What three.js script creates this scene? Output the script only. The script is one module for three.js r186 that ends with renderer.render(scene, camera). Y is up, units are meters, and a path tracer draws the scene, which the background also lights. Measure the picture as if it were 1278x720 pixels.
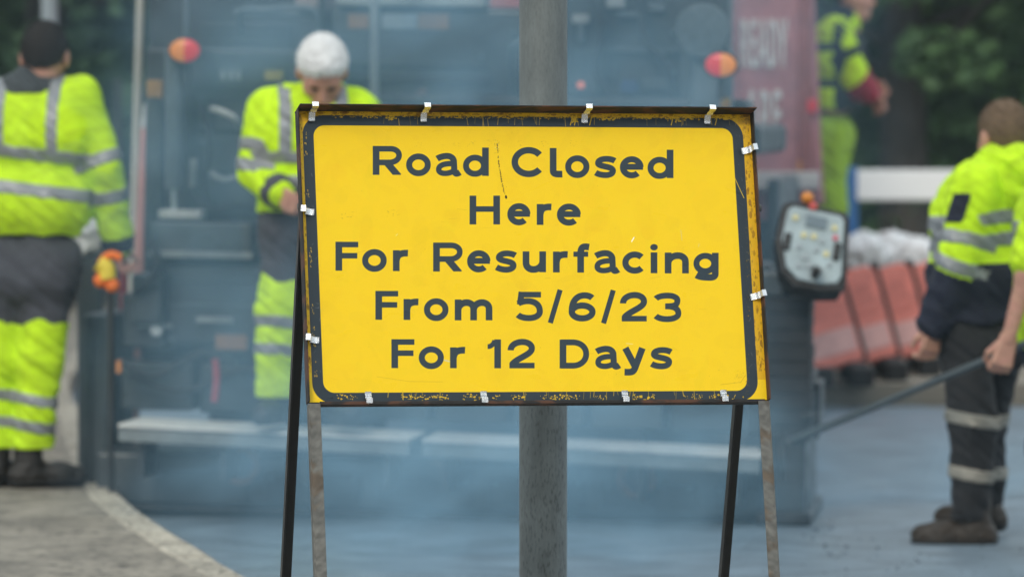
import * as THREE from 'three';
import { mergeGeometries, mergeVertices, toCreasedNormals } from 'three/addons/utils/BufferGeometryUtils.js';
import { RoundedBoxGeometry } from 'three/addons/geometries/RoundedBoxGeometry.js';
import { createNoise3D, createNoise2D } from 'simplex-noise';

// ───────── camera, sky, sun, exposure ─────────
const FPX = 5828, EYE = 1.5, PITCH = Math.atan(208 / FPX);      // focal length in photo pixels, eye height, tilt
const camera = new THREE.PerspectiveCamera(2 * Math.atan(360 / FPX) * 180 / Math.PI, 1278 / 720, 0.5, 900);
camera.position.set(0, EYE, 0);
camera.rotation.x = -PITCH;
camera.focus = 10.55;
camera.userData.fStop = camera.getFocalLength() / 1000 / 0.041;  // a lens opening 41 mm wide
camera.updateMatrixWorld();

const scene = new THREE.Scene();
const renderer = new THREE.WebGLRenderer({ antialias: true });
renderer.toneMapping = THREE.LinearToneMapping;
renderer.toneMappingExposure = 1.1;
renderer.shadowMap.enabled = true;

function rng(seed) { let a = seed >>> 0; return () => { a = (a + 0x6D2B79F5) | 0; let t = Math.imul(a ^ (a >>> 15), 1 | a); t = (t + Math.imul(t ^ (t >>> 7), 61 | t)) ^ t; return ((t ^ (t >>> 14)) >>> 0) / 4294967296; }; }
const n3 = createNoise3D(rng(11)), n2 = createNoise2D(rng(12));
const fbm3 = (x, y, z, o = 4) => { let s = 0, a = 0.5; for (let i = 0; i < o; i++) { s += a * n3(x, y, z); x *= 2.03; y *= 2.03; z *= 2.03; a *= 0.5; } return s; };

{ // bright, even overcast
  const W = 256, Hh = 128, d = new Float32Array(W * Hh * 4);
  for (let j = 0; j < Hh; j++) for (let i = 0; i < W; i++) {
    const el = (j + 0.5) / Hh * Math.PI - Math.PI / 2, az = (i + 0.5) / W * 2 * Math.PI, y = Math.sin(el), c = Math.cos(el);
    const base = y > 0 ? 0.72 + 0.5 * y : 0.35;
    const cl = 1 + 0.16 * fbm3(c * Math.cos(az) * 1.6, y * 2.6, c * Math.sin(az) * 1.6, 5);
    const v = base * cl, k = (j * W + i) * 4;
    d[k] = v * 0.88; d[k + 1] = v * 0.98; d[k + 2] = v * 1.05; d[k + 3] = 1;
  }
  const t = new THREE.DataTexture(d, W, Hh, THREE.RGBAFormat, THREE.FloatType);
  t.mapping = THREE.EquirectangularReflectionMapping; t.magFilter = t.minFilter = THREE.LinearFilter; t.needsUpdate = true;
  scene.background = t; scene.environment = t;
}
const sun = new THREE.DirectionalLight(0xfff3e2, 1.3);
sun.position.set(-6, 13, 3); sun.target.position.set(0, 0, -14);
sun.castShadow = true; sun.shadow.radius = 26; sun.shadow.mapSize.set(2048, 2048);
Object.assign(sun.shadow.camera, { left: -25, right: 25, top: 25, bottom: -25, near: 0.5, far: 90 });
scene.add(sun, sun.target);

// ───────── helpers ─────────
const V = (x, y, z) => new THREE.Vector3(x, y, z);
const ray = (px, py) => V((px - 639) / FPX, -(py - 360) / FPX, -1).applyEuler(camera.rotation);
const at = (px, py, d) => { const r = ray(px, py); return r.multiplyScalar(d / -r.z).add(camera.position); };       // the point at distance d
const onGround = (px, py, h = 0) => { const r = ray(px, py); return r.multiplyScalar((h - EYE) / r.y).add(camera.position); };
const pxPerM = (d) => FPX / d;

const taken = {};
const numbered = (n) => { const k = taken[n] = (taken[n] ?? -1) + 1; return k ? `${n}_${String(k).padStart(3, '0')}` : n; };
function tag(o, label, category, group, kind) { if (label) o.userData.label = label; if (category) o.userData.category = category; if (group) o.userData.group = group; if (kind) o.userData.kind = kind; return o; }
function thing(name, label, category, pos = [0, 0, 0], turn = 0, group) {
  const o = new THREE.Group(); o.name = numbered(name); o.position.set(...pos); o.rotation.y = turn; scene.add(o); tag(o, label, category, group); return o;
}
function mesh(name, g, m, parent) {
  if (Array.isArray(g)) g = mergeGeometries(g.map((x) => { const y = x.index ? x.toNonIndexed() : x; for (const a of Object.keys(y.attributes)) if (!['position', 'normal', 'uv'].includes(a)) y.deleteAttribute(a); return y; }));
  const o = new THREE.Mesh(g, m); o.name = parent === scene ? numbered(name) : name; o.castShadow = o.receiveShadow = true; parent.add(o); return o;
}
const box = (w, h, d, x = 0, y = 0, z = 0, r = 0) => {                       // uv in metres
  const g = r ? new RoundedBoxGeometry(w, h, d, 2, r) : new THREE.BoxGeometry(w, h, d), p = g.attributes.position, n = g.attributes.normal, uv = g.attributes.uv, ox = (x * 0.73 + y * 0.31) % 1, oy = (y * 0.57 + z * 0.41) % 1;
  for (let i = 0; i < p.count; i++) { const a = Math.abs(n.getX(i)), b = Math.abs(n.getY(i)), c = Math.abs(n.getZ(i)); uv.setXY(i, (a > b && a > c ? p.getZ(i) : p.getX(i)) + ox, (b > a && b > c ? p.getZ(i) : p.getY(i)) + oy); }
  return g.translate(x, y, z);
};
const cyl = (r0, r1, h, x = 0, y = 0, z = 0, n = 20) => new THREE.CylinderGeometry(r1, r0, h, n).translate(x, y + h / 2, z);
function bar(a, b, r, n = 10, r2 = r) {
  const d = V().subVectors(b, a), g = new THREE.CylinderGeometry(r2, r, d.length(), n);
  g.applyQuaternion(new THREE.Quaternion().setFromUnitVectors(V(0, 1, 0), d.clone().normalize()));
  return g.translate((a.x + b.x) / 2, (a.y + b.y) / 2, (a.z + b.z) / 2);
}
const tube = (pts, r, n = 40, s = 8) => new THREE.TubeGeometry(new THREE.CatmullRomCurve3(pts), n, r, s);

function noiseTex(size, fn, srgb = true, rep = 1) {              // wraps without a seam
  const d = new Uint8Array(size * size * 4);
  for (let j = 0; j < size; j++) for (let i = 0; i < size; i++) {
    const u = i / size, v = j / size, c = fn(u, v); d.set([c[0] * 255, c[1] * 255, c[2] * 255, 255].map((x) => Math.max(0, Math.min(255, x))), (j * size + i) * 4);
  }
  const t = new THREE.DataTexture(d, size, size); t.wrapS = t.wrapT = THREE.RepeatWrapping; t.magFilter = THREE.LinearFilter; t.minFilter = THREE.LinearMipmapLinearFilter; t.generateMipmaps = true;
  if (srgb) t.colorSpace = THREE.SRGBColorSpace; t.repeat.set(rep, rep); t.needsUpdate = true; return t;
}
// periodic fbm on the unit square
const pf = (u, v, f, o = 4, s = 0) => { let r = 0, a = 0.5; for (let i = 0; i < o; i++) { const k = f * 2 ** i, R = k / 6.2832; r += a * n3(Math.cos(u * 6.2832) * R + s, Math.sin(u * 6.2832) * R + Math.cos(v * 6.2832) * R * 1.37, Math.sin(v * 6.2832) * R * 1.37 - s); a *= 0.5; } return r; };
const lin = (r, g, b) => new THREE.Color().setRGB(r, g, b);
const grimeTex = noiseTex(256, (u, v) => { const a = 0.93 + 0.14 * pf(u, v, 5, 5) + 0.08 * pf(u, v, 40, 2, 9); return [a, a * 0.985, a * 0.96]; });
const grimeRough = noiseTex(256, (u, v) => { const a = 0.75 + 0.4 * pf(u, v, 7, 4, 3); return [a, a, a]; }, false);
const fineBump = noiseTex(256, (u, v) => { const a = 0.5 + 0.5 * pf(u, v, 60, 3, 5); return [a, a, a]; }, false);
const std = (r, g, b, rough = 0.6, metal = 0, more = {}) => new THREE.MeshStandardMaterial({ color: lin(r, g, b), roughness: rough, metalness: metal, ...more });
const worn = (r, g, b, rough = 0.6, metal = 0, more = {}) => std(r, g, b, rough, metal, { map: grimeTex, roughnessMap: grimeRough, ...more });

// ───────── the setting: road, pavements, kerb ─────────
const asphaltTex = noiseTex(512, (u, v) => { const a = 0.78 + 0.22 * pf(u, v, 200, 2, 2) + 0.16 * pf(u, v, 6, 4, 7); return [a, a, a * 1.01]; });
const asphaltBump = noiseTex(256, (u, v) => { const a = 0.5 + 0.55 * pf(u, v, 120, 3, 4); return [a, a, a]; }, false);
const M = {};
M.road = std(0.29, 0.385, 0.455, 0.42, 0, { map: asphaltTex, bumpMap: asphaltBump, bumpScale: 0.006 });
const paveTex = noiseTex(512, (u, v) => { const b = pf(u, v, 5, 5, 1), s = pf(u, v, 160, 2, 6), blot = Math.max(0, pf(u, v, 22, 4, 12) - 0.18) * 1.5; const a = 0.80 + 0.2 * b + 0.2 * s - blot; return [a * 1.0, a * 0.968, a * 0.91]; });
M.pave = std(0.36, 0.343, 0.315, 0.92, 0, { map: paveTex, bumpMap: asphaltBump, bumpScale: 0.005 });
M.kerb = std(0.60, 0.58, 0.53, 0.9, 0, { map: paveTex, bumpMap: asphaltBump, bumpScale: 0.003 });
M.farPave = M.pave;
function sheet(pts, y, uvScale = 1) {                           // a flat polygon, uv in metres
  const g = new THREE.ShapeGeometry(new THREE.Shape(pts.map(([x, z]) => new THREE.Vector2(x, -z)))).rotateX(-Math.PI / 2).translate(0, y, 0);
  const p = g.attributes.position, uv = g.attributes.uv; for (let i = 0; i < p.count; i++) uv.setXY(i, p.getX(i) * uvScale, p.getZ(i) * uvScale); return g;
}
const ROADUV = 0.5;
tag(mesh('road', sheet([[-400, 60], [400, 60], [400, -600], [-400, -600]], 0, ROADUV), M.road, scene), 'freshly laid blue-grey asphalt road under the paving machine', 'road', null, 'structure');
const KH = 0.11;                                                  // kerb height
const kerbPx = [[60, 470], [76, 530], [86, 575], [97, 604], [122, 632], [160, 660], [205, 688], [254, 720]].map(([x, y]) => onGround(x, y, KH)).map((p) => V(p.x, 0, p.z));
const kerbCurve = new THREE.CatmullRomCurve3([V(-3.4, 0, -60), V(-2.9, 0, -38), ...kerbPx, V(-0.35, 0, -12.6), V(0.6, 0, -11.3), V(2.2, 0, -10.3), V(5, 0, -9.7), V(14, 0, -9.2), V(40, 0, -9.0)], false, 'centripetal');
{
  const N = 400, edge = []; for (let i = 0; i <= N; i++) { const p = kerbCurve.getPointAt(i / N), t = kerbCurve.getTangentAt(i / N); edge.push([p.x - t.z * -0.125, p.z + t.x * -0.125, p, t]); }
  const inner = edge.map(([, , p, t]) => { const nx = t.z, nz = -t.x; return [p.x + nx * 0.125, p.z + nz * 0.125]; });   // towards the pavement side
  const shapePts = [...inner, [40, 20], [-40, 20], [-40, -60]];
  const pv = tag(mesh('pavement', sheet(shapePts, KH - 0.004, 0.6), M.pave, scene), 'worn tan concrete pavement along the curved kerb', 'pavement', null, 'structure');
  // kerb stones, each a block of its own
  const L = kerbCurve.getLength(), n0 = 0.86; let s = L * 0.0; const r = rng(5), us = [];
  for (let d = 22; d < L - 25; d += n0) us.push(d);
  const stoneMats = [0, 1, 2].map((k) => { const m = M.kerb.clone(); m.color.multiplyScalar([1, 0.9, 1.08][k]); return m; });
  us.forEach((d, k) => {
    const a = kerbCurve.getPointAt(d / L), b = kerbCurve.getPointAt(Math.min(1, (d + n0 - 0.012) / L)), len = a.distanceTo(b), mid = a.clone().lerp(b, 0.5), t = V().subVectors(b, a).normalize();
    const g = new RoundedBoxGeometry(len, KH + 0.06, 0.125, 2, 0.018), uv = g.attributes.uv; for (let i = 0; i < uv.count; i++) uv.setXY(i, uv.getX(i) * 0.5 + k * 0.37, uv.getY(i) * 0.1);
    const o = mesh('kerb_stone', g, stoneMats[Math.floor(r() * 3)], pv);
    o.position.set(mid.x + t.z * 0.0625, (KH - 0.06) / 2 + (r() - 0.5) * 0.006, mid.z - t.x * 0.0625); o.rotation.y = Math.atan2(-t.z, t.x) + (r() - 0.5) * 0.01;
  });
}
// verge on the far side behind the barriers
tag(mesh('far_pavement', new THREE.BoxGeometry(80, 0.24, 60).translate(41.0, 0, -54.6), M.farPave, scene), 'grey far pavement behind the red barriers', 'pavement', null, 'structure');

// ───────── the road sign ─────────
{
  const phi = 12.0 * Math.PI / 180, lean = 15 * Math.PI / 180, roll = -0.41 * Math.PI / 180, FW = 1.049, FH = 0.6664;
  const c = V(0.0475, 1.1985, -10.5);
  const nh = V(Math.sin(phi), 0, Math.cos(phi)); let t = V(Math.cos(phi), 0, -Math.sin(phi)), v = V(0, Math.cos(lean), 0).addScaledVector(nh, -Math.sin(lean));
  const t2 = t.clone().multiplyScalar(Math.cos(roll)).addScaledVector(v, Math.sin(roll)), v2 = v.clone().multiplyScalar(Math.cos(roll)).addScaledVector(t, -Math.sin(roll)); t = t2; v = v2;
  const n = V().crossVectors(t, v);
  // group at the base, between the feet; faceM turns face coordinates (x along, y up the face, z out of it) into the group's
  const base = V(c.x, KH, c.z - 0.05), g = thing('road_sign', 'yellow road closed sign clipped in a rusty black folding stand', 'sign', base.toArray());
  const faceM = new THREE.Matrix4().makeBasis(t, v, n).setPosition(c.clone().sub(base));
  const add = (name, geo, m, parent = g) => { (Array.isArray(geo) ? geo : [geo]).forEach((q) => q.applyMatrix4(faceM)); return mesh(name, geo, m, parent); };
  const toFace = (px, py) => { const r = ray(px, py), k = c.clone().sub(camera.position).dot(n) / r.dot(n), p = r.multiplyScalar(k).add(camera.position).sub(c); return [p.dot(t), p.dot(v)]; };

  // the print: letters and border drawn at the places read off the photograph
  const CW = 2048, CH = 1300, K = CW / FW, cv = document.createElement('canvas'); cv.width = CW; cv.height = CH; const x = cv.getContext('2d');
  const KY = CH / FH, toC = (px, py) => { const [a, b] = toFace(px, py); return [(a + FW / 2) * K, (FH / 2 - b) * KY]; };
  const r = rng(77);
  x.fillStyle = '#f5cb02'; x.fillRect(0, 0, CW, CH);
  // faint mottling of the sheeting
  for (let i = 0; i < 900; i++) { x.fillStyle = r() < 0.5 ? `rgba(250,212,40,${0.05 * r()})` : `rgba(205,160,10,${0.06 * r()})`; x.beginPath(); x.ellipse(r() * CW, r() * CH, 10 + r() * 90, 6 + r() * 40, r() * 3, 0, 7); x.fill(); }
  // weathered ochre strip outside the border
  { const a = toC(376.5, 143.5), c2 = toC(947.5, 500); x.fillStyle = 'rgba(196,140,14,0.55)'; x.fillRect(0, 0, CW, a[1] + 30); x.fillStyle = 'rgba(214,160,20,0.45)'; x.fillRect(0, 0, a[0] + 20, CH * 0.9); x.fillStyle = 'rgba(196,138,12,0.5)'; x.fillRect(c2[0] - 20, 0, CW, CH * 0.93);
    for (let i = 0; i < 1500; i++) { const q = r(), w = 2 + 9 * r() * r(); x.fillStyle = r() < 0.5 ? `rgba(96,58,12,${0.5 * r()})` : `rgba(232,176,30,${0.5 * r()})`; x.beginPath(); if (q < 0.6) x.ellipse(r() * CW, r() * (a[1] + 12), w * 1.6, w * 0.7, 0, 0, 7); else if (q < 0.85) x.ellipse(c2[0] + r() * (CW - c2[0]), r() * CH * 0.9, w * 0.7, w * 1.6, 0, 0, 7); else x.ellipse(r() * a[0], r() * CH * 0.9, w * 0.6, w * 1.6, 0, 0, 7); x.fill(); } }
  // border
  const rr = (x0, y0, x1, y1, q) => { x.beginPath(); x.roundRect(x0, y0, x1 - x0, y1 - y0, q); };
  const tl = toC(376.5, 143.5), br = toC(947.5, 500.0), itl = toC(390.5, 156.3), ibr = toC(933.5, 487.6);
  x.fillStyle = '#2a343b'; x.beginPath(); x.roundRect(tl[0], tl[1], br[0] - tl[0], br[1] - tl[1], 88); x.roundRect(itl[0], itl[1], ibr[0] - itl[0], ibr[1] - itl[1], 50); x.fill('evenodd');
  const letter = (ch, x0, x1, yb) => {
    const cx = (x0 + x1) / 2, cy = yb - 16, o = toC(cx, cy), ex = toC(cx + 10, cy), ey = toC(cx, cy + 10);
    x.save(); x.setTransform((ex[0] - o[0]) / 10, (ex[1] - o[1]) / 10, (ey[0] - o[0]) / 10, (ey[1] - o[1]) / 10, o[0], o[1]); x.translate(x0 - cx, yb - cy);
    const W = x1 - x0, h = 36, e = 26, l = 8.3, q = 6.9; x.lineWidth = l; x.lineCap = 'butt'; x.lineJoin = 'miter'; x.strokeStyle = x.fillStyle = '#2d3a42';
    const P = (...a) => { x.beginPath(); a.forEach((s) => x[s[0]](...s.slice(1))); x.stroke(); }, m = (a, b) => ['moveTo', a, b], L = (a, b) => ['lineTo', a, b], B = (...a) => ['bezierCurveTo', ...a];
    const El = (ax, ay, rx, ry, s, f, ccw = false) => ['ellipse', ax, ay, rx, ry, 0, s, f, ccw], H = l / 2, Q = q / 2, R2 = (a) => a * Math.PI / 180;
    const bowl = (w, top) => { x.lineWidth = 7.5; return P(El(w / 2, top / 2, (w - l) / 2 + 0.4, -top / 2 - Q + 0.9, 0, 7)); };
    switch (ch) {
      case 'o': bowl(W, -e); break;
      case 'O': bowl(W, -h); break;
      case 'e': x.lineWidth = 7.4; P(m(3, -e / 2 - 0.6), L(W - 0.6, -e / 2 - 0.6)); x.lineWidth = 7.6; P(El(W / 2, -e / 2, W / 2 - 3.7, e / 2 - 3.0, R2(-2), R2(47), true)); break;
      case 'c': x.lineWidth = 7.7; P(El(W / 2 + 1, -e / 2, W / 2 - 3, e / 2 - 3, R2(-43), R2(43), true)); break;
      case 'C': x.lineWidth = 8; P(El(W / 2 + 1.2, -h / 2, W / 2 - 3, h / 2 - 3.2, R2(-38), R2(38), true)); break;
      case 'd': P(m(W - H, -h + 0.6), L(W - H, 0)); x.lineWidth = 7.4; P(El(W / 2 - 1.4, -e / 2 + 0.3, W / 2 - 4.6, e / 2 - 2.9, 0, 7)); break;
      case 'g': P(m(W - H, -e), L(W - H, 0), B(W - H, 5.2, W - 10, 4.9, W / 2 + 1, 4.6), B(9, 4.4, 6, 3.6, 2.6, 1.6)); x.lineWidth = 7.4; P(El(W / 2 - 1.4, -e / 2 + 0.4, W / 2 - 4.2, e / 2 - 3.4, 0, 7)); break;
      case 'a': x.lineWidth = 7.7; P(m(1.6, -e + 5), B(7, -e + 1.6, 20, -e - 1.6, W - 8.2, -e + 7.5), L(W - 7.6, -6.5), B(W - 7, -1.5, W - 4.5, -1.5, W - 0.6, -4.2)); x.lineWidth = 6.8; P(m(W - 8, -e / 2 - 2.0), B(8, -e / 2 - 2.2, 3.6, -12, 3.6, -7.6), B(3.6, -1.2, 17, -1.4, W - 7.4, -6.5)); break;
      case 's': x.lineWidth = 7.4; P(m(W - 1.6, -e + 5.4), B(W - 8, -e + 1.4, 5, -e + 2.0, 4.6, -e + 8), B(4.4, -e / 2 + 0.2, W - 3.8, -e / 2 - 1.5, W - 4, -8), B(W - 4.4, -1.6, 9, -1.4, 1.6, -6)); break;
      case 'r': P(m(H, -e), L(H, 0)); P(m(H + 0.2, -e / 2), B(H + 0.6, -e + 5, W - 8, -e + 3.2, W, -e + 3.6)); break;
      case 'n': P(m(H, -e), L(H, 0)); P(m(H, -e / 2), B(H + 1, -e + 1.6, W - H, -e + 0.2, W - H, -e / 2 - 1), L(W - H, 0)); break;
      case 'm': { const c2 = W / 2; P(m(H, -e), L(H, 0)); P(m(H, -e / 2), B(H + 1, -e + 1.4, c2, -e + 0.6, c2, -e / 2 - 1), L(c2, 0)); P(m(c2, -e / 2), B(c2 + 1, -e + 1.4, W - H, -e + 0.6, W - H, -e / 2 - 1), L(W - H, 0)); break; }
      case 'u': P(m(H, -e), L(H, -e / 2 + 1), B(H, 0.4, W - H - 1, -1.2, W - H, -e / 2)); P(m(W - H, -e), L(W - H, 0)); break;
      case 'f': P(m(W * 0.45, 0), L(W * 0.45, -h + 12), B(W * 0.45, -h + 2.6, W * 0.7, -h + 3.2, W - 0.4, -h + 4.2)); x.lineWidth = 6.4; P(m(0, -e + 3), L(W - 1.6, -e + 3)); break;
      case 'i': P(m(W / 2, -e), L(W / 2, 0)); x.beginPath(); x.ellipse(W / 2, -h + 3.6, 4.7, 4.0, 0, 0, 7); x.fill(); break;
      case 'l': P(m(H, -h), L(H, -8), B(H, -3.2, H + 4, -3.2, W, -3.4)); break;
      case 'y': P(m(4.4, -e + 0.4), L(W / 2 + 0.6, -4)); P(m(W - 4.6, -e + 0.4), L(W / 2 + 1, 0), B(W / 2 - 1.4, 5.4, W / 2 - 5, 4.6, 3.4, 4.4)); break;
      case 'R': P(m(H, -h), L(H, 0)); x.lineWidth = 7; P(m(0, -h + Q), L(W - 15, -h + Q), B(W + 1.8, -h + 2.6, W + 1.2, -15.5, W - 15, -15.5), L(4, -15.5)); x.beginPath(); x.rect(-2, -h, W + 8, h); x.clip(); x.lineWidth = 8.6; P(m(W - 19, -16.5), L(W - 3.2, 2)); break;
      case 'F': P(m(H, -h), L(H, 0)); x.lineWidth = q; P(m(0, -h + Q), L(W, -h + Q)); P(m(4, -h / 2 - 0.6), L(W - 1.2, -h / 2 - 0.6)); break;
      case 'H': P(m(H, -h), L(H, 0)); P(m(W - H, -h), L(W - H, 0)); x.lineWidth = q; P(m(4, -h / 2 - 1.2), L(W - 4, -h / 2 - 1.2)); break;
      case 'D': P(m(H, -h), L(H, 0)); x.lineWidth = 7.3; P(m(2, -h + Q), L(W / 2 - 4, -h + Q), B(W + 1, -h + 2.6, W + 1, -2.6, W / 2 - 4, -Q), L(2, -Q)); break;
      case '1': P(m(W - H - 0.4, -h), L(W - H - 0.4, 0)); x.lineWidth = 6; P(m(0.6, -h + 9), B(5, -h + 9, 8, -h + 6, 9.6, -h + 1.4)); break;
      case '2': x.lineWidth = 7.7; P(m(3.8, -h + 13.5), B(4, -h + 0.2, W - 3.4, -h - 0.2, W - 4, -h + 11.5), B(W - 4.4, -h + 19, 12, -13, 5.6, -5)); x.lineWidth = q; P(m(2.2, -Q), L(W - 0.6, -Q)); break;
      case '3': x.lineWidth = 7.3; P(m(2.4, -h + 7.4), B(7, -h + 2.2, W - 5, -h + 1.4, W - 5, -h + 9.6), B(W - 5.2, -h / 2 - 0.8, W - 12, -h / 2 - 1.2, 14, -h / 2 - 1.2)); P(m(14, -h / 2 - 1.2), B(W - 10, -h / 2 - 1.2, W - 3.8, -h / 2 + 1, W - 3.8, -10), B(W - 4, -1.6, 8, -1.2, 2.2, -7.2)); break;
      case '5': x.lineWidth = 7; P(m(W - 2.4, -h + Q), L(6, -h + Q)); x.lineWidth = 7.6; P(m(6.4, -h), L(4.2, -h / 2 - 2)); P(m(2.0, -h / 2 - 3.4), B(10, -e - 0.5, W - 3.8, -e - 0.6, W - 3.8, -11.6), B(W - 3.8, -1.6, 8, -1.2, 1.6, -7.4)); break;
      case '6': x.lineWidth = 7.8; P(El(W / 2, -11.4, W / 2 - 3.9, 8, 0, 7)); P(m(W - 4.2, -h + 7.2), B(W - 10, -h + 1.6, 3.9, -h + 1, 3.9, -12.5), L(4.2, -9)); break;
      case '/': x.lineWidth = 6.4; P(m(3.4, 2.6), L(W - 3.4, -h - 2.8)); break;
    }
    x.restore();
  };
  const LINES = [
    [218, 222.4, 465, 841, [['R', 465, 500.5], ['o', 506.7, 537.5], ['a', 543.8, 574.5], ['d', 578.3, 610], ['C', 638.3, 678.9], ['l', 686.3, 701.9], ['o', 705.5, 735.8], ['s', 742, 769.2], ['e', 774, 803.4], ['d', 809, 840.8]]],
    [279.9, 281.0, 586, 725, [['H', 586, 624], ['e', 633.3, 662], ['r', 670, 688.2], ['e', 695.3, 725]]],
    [337.6, 341.6, 418, 897, [['F', 418.4, 446.8], ['o', 451.7, 482.4], ['r', 490.2, 508.9], ['R', 540.5, 576.4], ['e', 583, 612], ['s', 618, 644.9], ['u', 652.4, 681.5], ['r', 690.3, 708.6], ['f', 715.8, 735.8], ['a', 742, 772.6], ['c', 776.8, 806], ['i', 811.6, 821.4], ['n', 830, 860], ['g', 866.8, 897.3]]],
    [398.9, 401.5, 468, 850, [['F', 468.3, 496.7], ['r', 503.5, 522], ['o', 529, 559.6], ['m', 567.5, 614.5], ['5', 644.7, 677.6], ['/', 683.5, 702.6], ['6', 709.9, 743.5], ['/', 750, 769], ['2', 774, 808], ['3', 816.5, 850.8]]],
    [459.3, 460, 488, 840, [['F', 488.3, 517], ['o', 522.5, 553.8], ['r', 561.6, 580.3], ['1', 608, 625.6], ['2', 633.6, 667.8], ['D', 698.6, 736.8], ['a', 743, 773.9], ['y', 776.3, 806.6], ['s', 811.8, 839.4]]],
  ];
  for (const [y0, y1, a, b, gl] of LINES) for (const [ch, p, q] of gl) letter(ch, p, q, y0 + (y1 - y0) * ((p + q) / 2 - a) / (b - a));
  // wear: chipped border, scratches, scuffs, the streak below the old bolt hole
  const fleck = (px, py, w, h, col, al = 1) => { const [a, b] = toC(px, py); x.fillStyle = col; x.globalAlpha = al; x.beginPath(); const k = 7; for (let i = 0; i < k; i++) { const an = i / k * 6.283, q = 0.5 + r() * 0.7; x[i ? 'lineTo' : 'moveTo'](a + Math.cos(an) * w * 2.9 * q, b + Math.sin(an) * h * 2.9 * q); } x.closePath(); x.fill(); x.globalAlpha = 1; };
  for (let i = 0; i < 640; i++) {                                  // along the top edge, strongest to the right
    const u = r(), px = 380 + 555 * Math.pow(u, 0.75), y0 = 143 + 0.004 * (px - 370); fleck(px, y0 + Math.abs(r() + r() - 1) * 4.6, 0.8 + 4.2 * r() * r(), 0.5 + 1.1 * r(), r() < 0.75 ? '#d9a818' : '#8a6414', 0.5 + 0.5 * r());
  }
  for (const [cx, cy, s] of [[760, 148, 14], [846, 149, 16], [800, 146, 18], [862, 146, 12], [717, 149, 5], [460, 145, 12], [488, 147, 7], [905, 146, 9]]) for (let i = 0; i < 26; i++) fleck(cx + (r() + r() - 1) * s, cy + (r() + r() - 1) * 3.6, 0.6 + 2.4 * r(), 0.5 + 1.3 * r(), '#dcae1c', 0.95);
  for (let i = 0; i < 420; i++) { const px = 420 + 510 * r(), cl = n2(px * 0.03, 4); if (cl > -0.1) fleck(px, 495.5 + (r() + r() - 1) * 4.2, 0.7 + 3.6 * r() * cl, 0.4 + 1.2 * r(), '#e2b41e', 0.95); }
  for (let i = 0; i < 180; i++) { const py = 160 + 320 * r(), cl = n2(py * 0.03, 9); if (cl > 0.1) fleck(377.5 + (py - 140) * 0.0445 + r() * 3.4, py, 0.4 + 0.7 * r(), 0.6 + 1.6 * r(), '#c9a13a', 0.8); }
  for (let i = 0; i < 160; i++) { const py = 160 + 320 * r(), cl = n2(py * 0.03, 19); if (cl > 0) fleck(927 + (py - 140) * 0.055 + r() * 3.4, py, 0.4 + 0.6 * r(), 0.6 + 1.6 * r(), '#c9a13a', 0.7); }
  for (let i = 0; i < 260; i++) { const s = r() < 0.5; fleck(s ? 931 + (r() * 5) + r() * 20 * 0 : 380 + 556 * r(), s ? 143 + 350 * r() : 140.5 + 2.6 * r(), 0.4 + r() * 1.2, 0.4 + r(), r() < 0.6 ? '#7a5310' : '#b9860f', 0.5 * r() + 0.15); }   // brown scale by the edge
  const line = (pts, w, col, al = 1) => { x.strokeStyle = col; x.globalAlpha = al; x.lineWidth = w; x.lineCap = 'round'; x.beginPath(); pts.forEach(([a, b], i) => { const q = toC(a, b); x[i ? 'lineTo' : 'moveTo'](...q); }); x.stroke(); x.globalAlpha = 1; };
  for (let i = 0; i < 60; i++) { const top = r() < 0.45, px = 430 + 490 * r(), y0 = top ? 145 + 3 * r() : 487 + r(); line([[px, y0], [px + (r() - 0.4) * 3, y0 + (top ? 8 + 3 * r() : 5 + 7 * r())]], 1.2 + 2.4 * r(), top ? '#c9a13a' : '#e6bb22', 0.55 + 0.4 * r()); }
  for (const px of [712, 717, 893, 736, 838]) line([[px + 3, 144], [px, 156]], 4.5, '#e0b31c', 0.9);
  for (let i = 0; i < 40; i++) { const s = r() < 0.5, px = (s ? 379 : 919) + 12 * r(), py = 170 + 300 * r(), k = (py - 140) * 0.048; line([[px + k, py], [px + k + (r() - 0.5) * 7, py + (r() - 0.5) * 9]], 0.8 + r() * 0.8, '#aeb2b0', 0.45); }
  line([[917.5, 222], [922, 232], [929, 247]], 3.2, '#e2b92c', 0.9);
  for (let i = 0; i < 110; i++) { const u = r(); fleck(620.5 + 2.6 * u + 6.6 * u * u + (r() - 0.5) * 1.2, 178 + u * 64, 0.4 + 0.4 * r(), 0.6 + 1.1 * r(), '#4a2f08', 0.5 * r() + 0.45); }
  for (let i = 0; i < 26; i++) fleck(620 + (r() - 0.5) * 6, 174 + r() * 14, 0.4 + 0.5 * r(), 0.5 + r(), r() < 0.4 ? '#e9dca0' : '#a98524', 0.6);
  fleck(631.4, 245.6, 2.0, 3.0, '#120d05'); fleck(631.4, 245.6, 1.6, 2.6, '#120d05');
  for (const [cx, cy] of [[522, 181], [570, 180], [590, 179], [612, 178], [650, 179], [680, 178], [716, 179], [430, 270], [440, 268], [486, 266], [495, 266]]) for (let i = 0; i < 9; i++) fleck(cx + (r() - 0.5) * 9, cy + (r() - 0.5) * 8, 0.4 + 1.6 * r(), 0.3 + 0.5 * r(), '#b08712', 0.22 + 0.2 * r());   // ghosts of older lettering
  for (let i = 0; i < 150; i++) fleck(395 + 535 * r(), 160 + 322 * r(), 0.25 + 0.45 * r() * r(), 0.25 + 0.45 * r(), r() < 0.7 ? '#8a6410' : '#f7ecb0', 0.3 + 0.45 * r());
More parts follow.
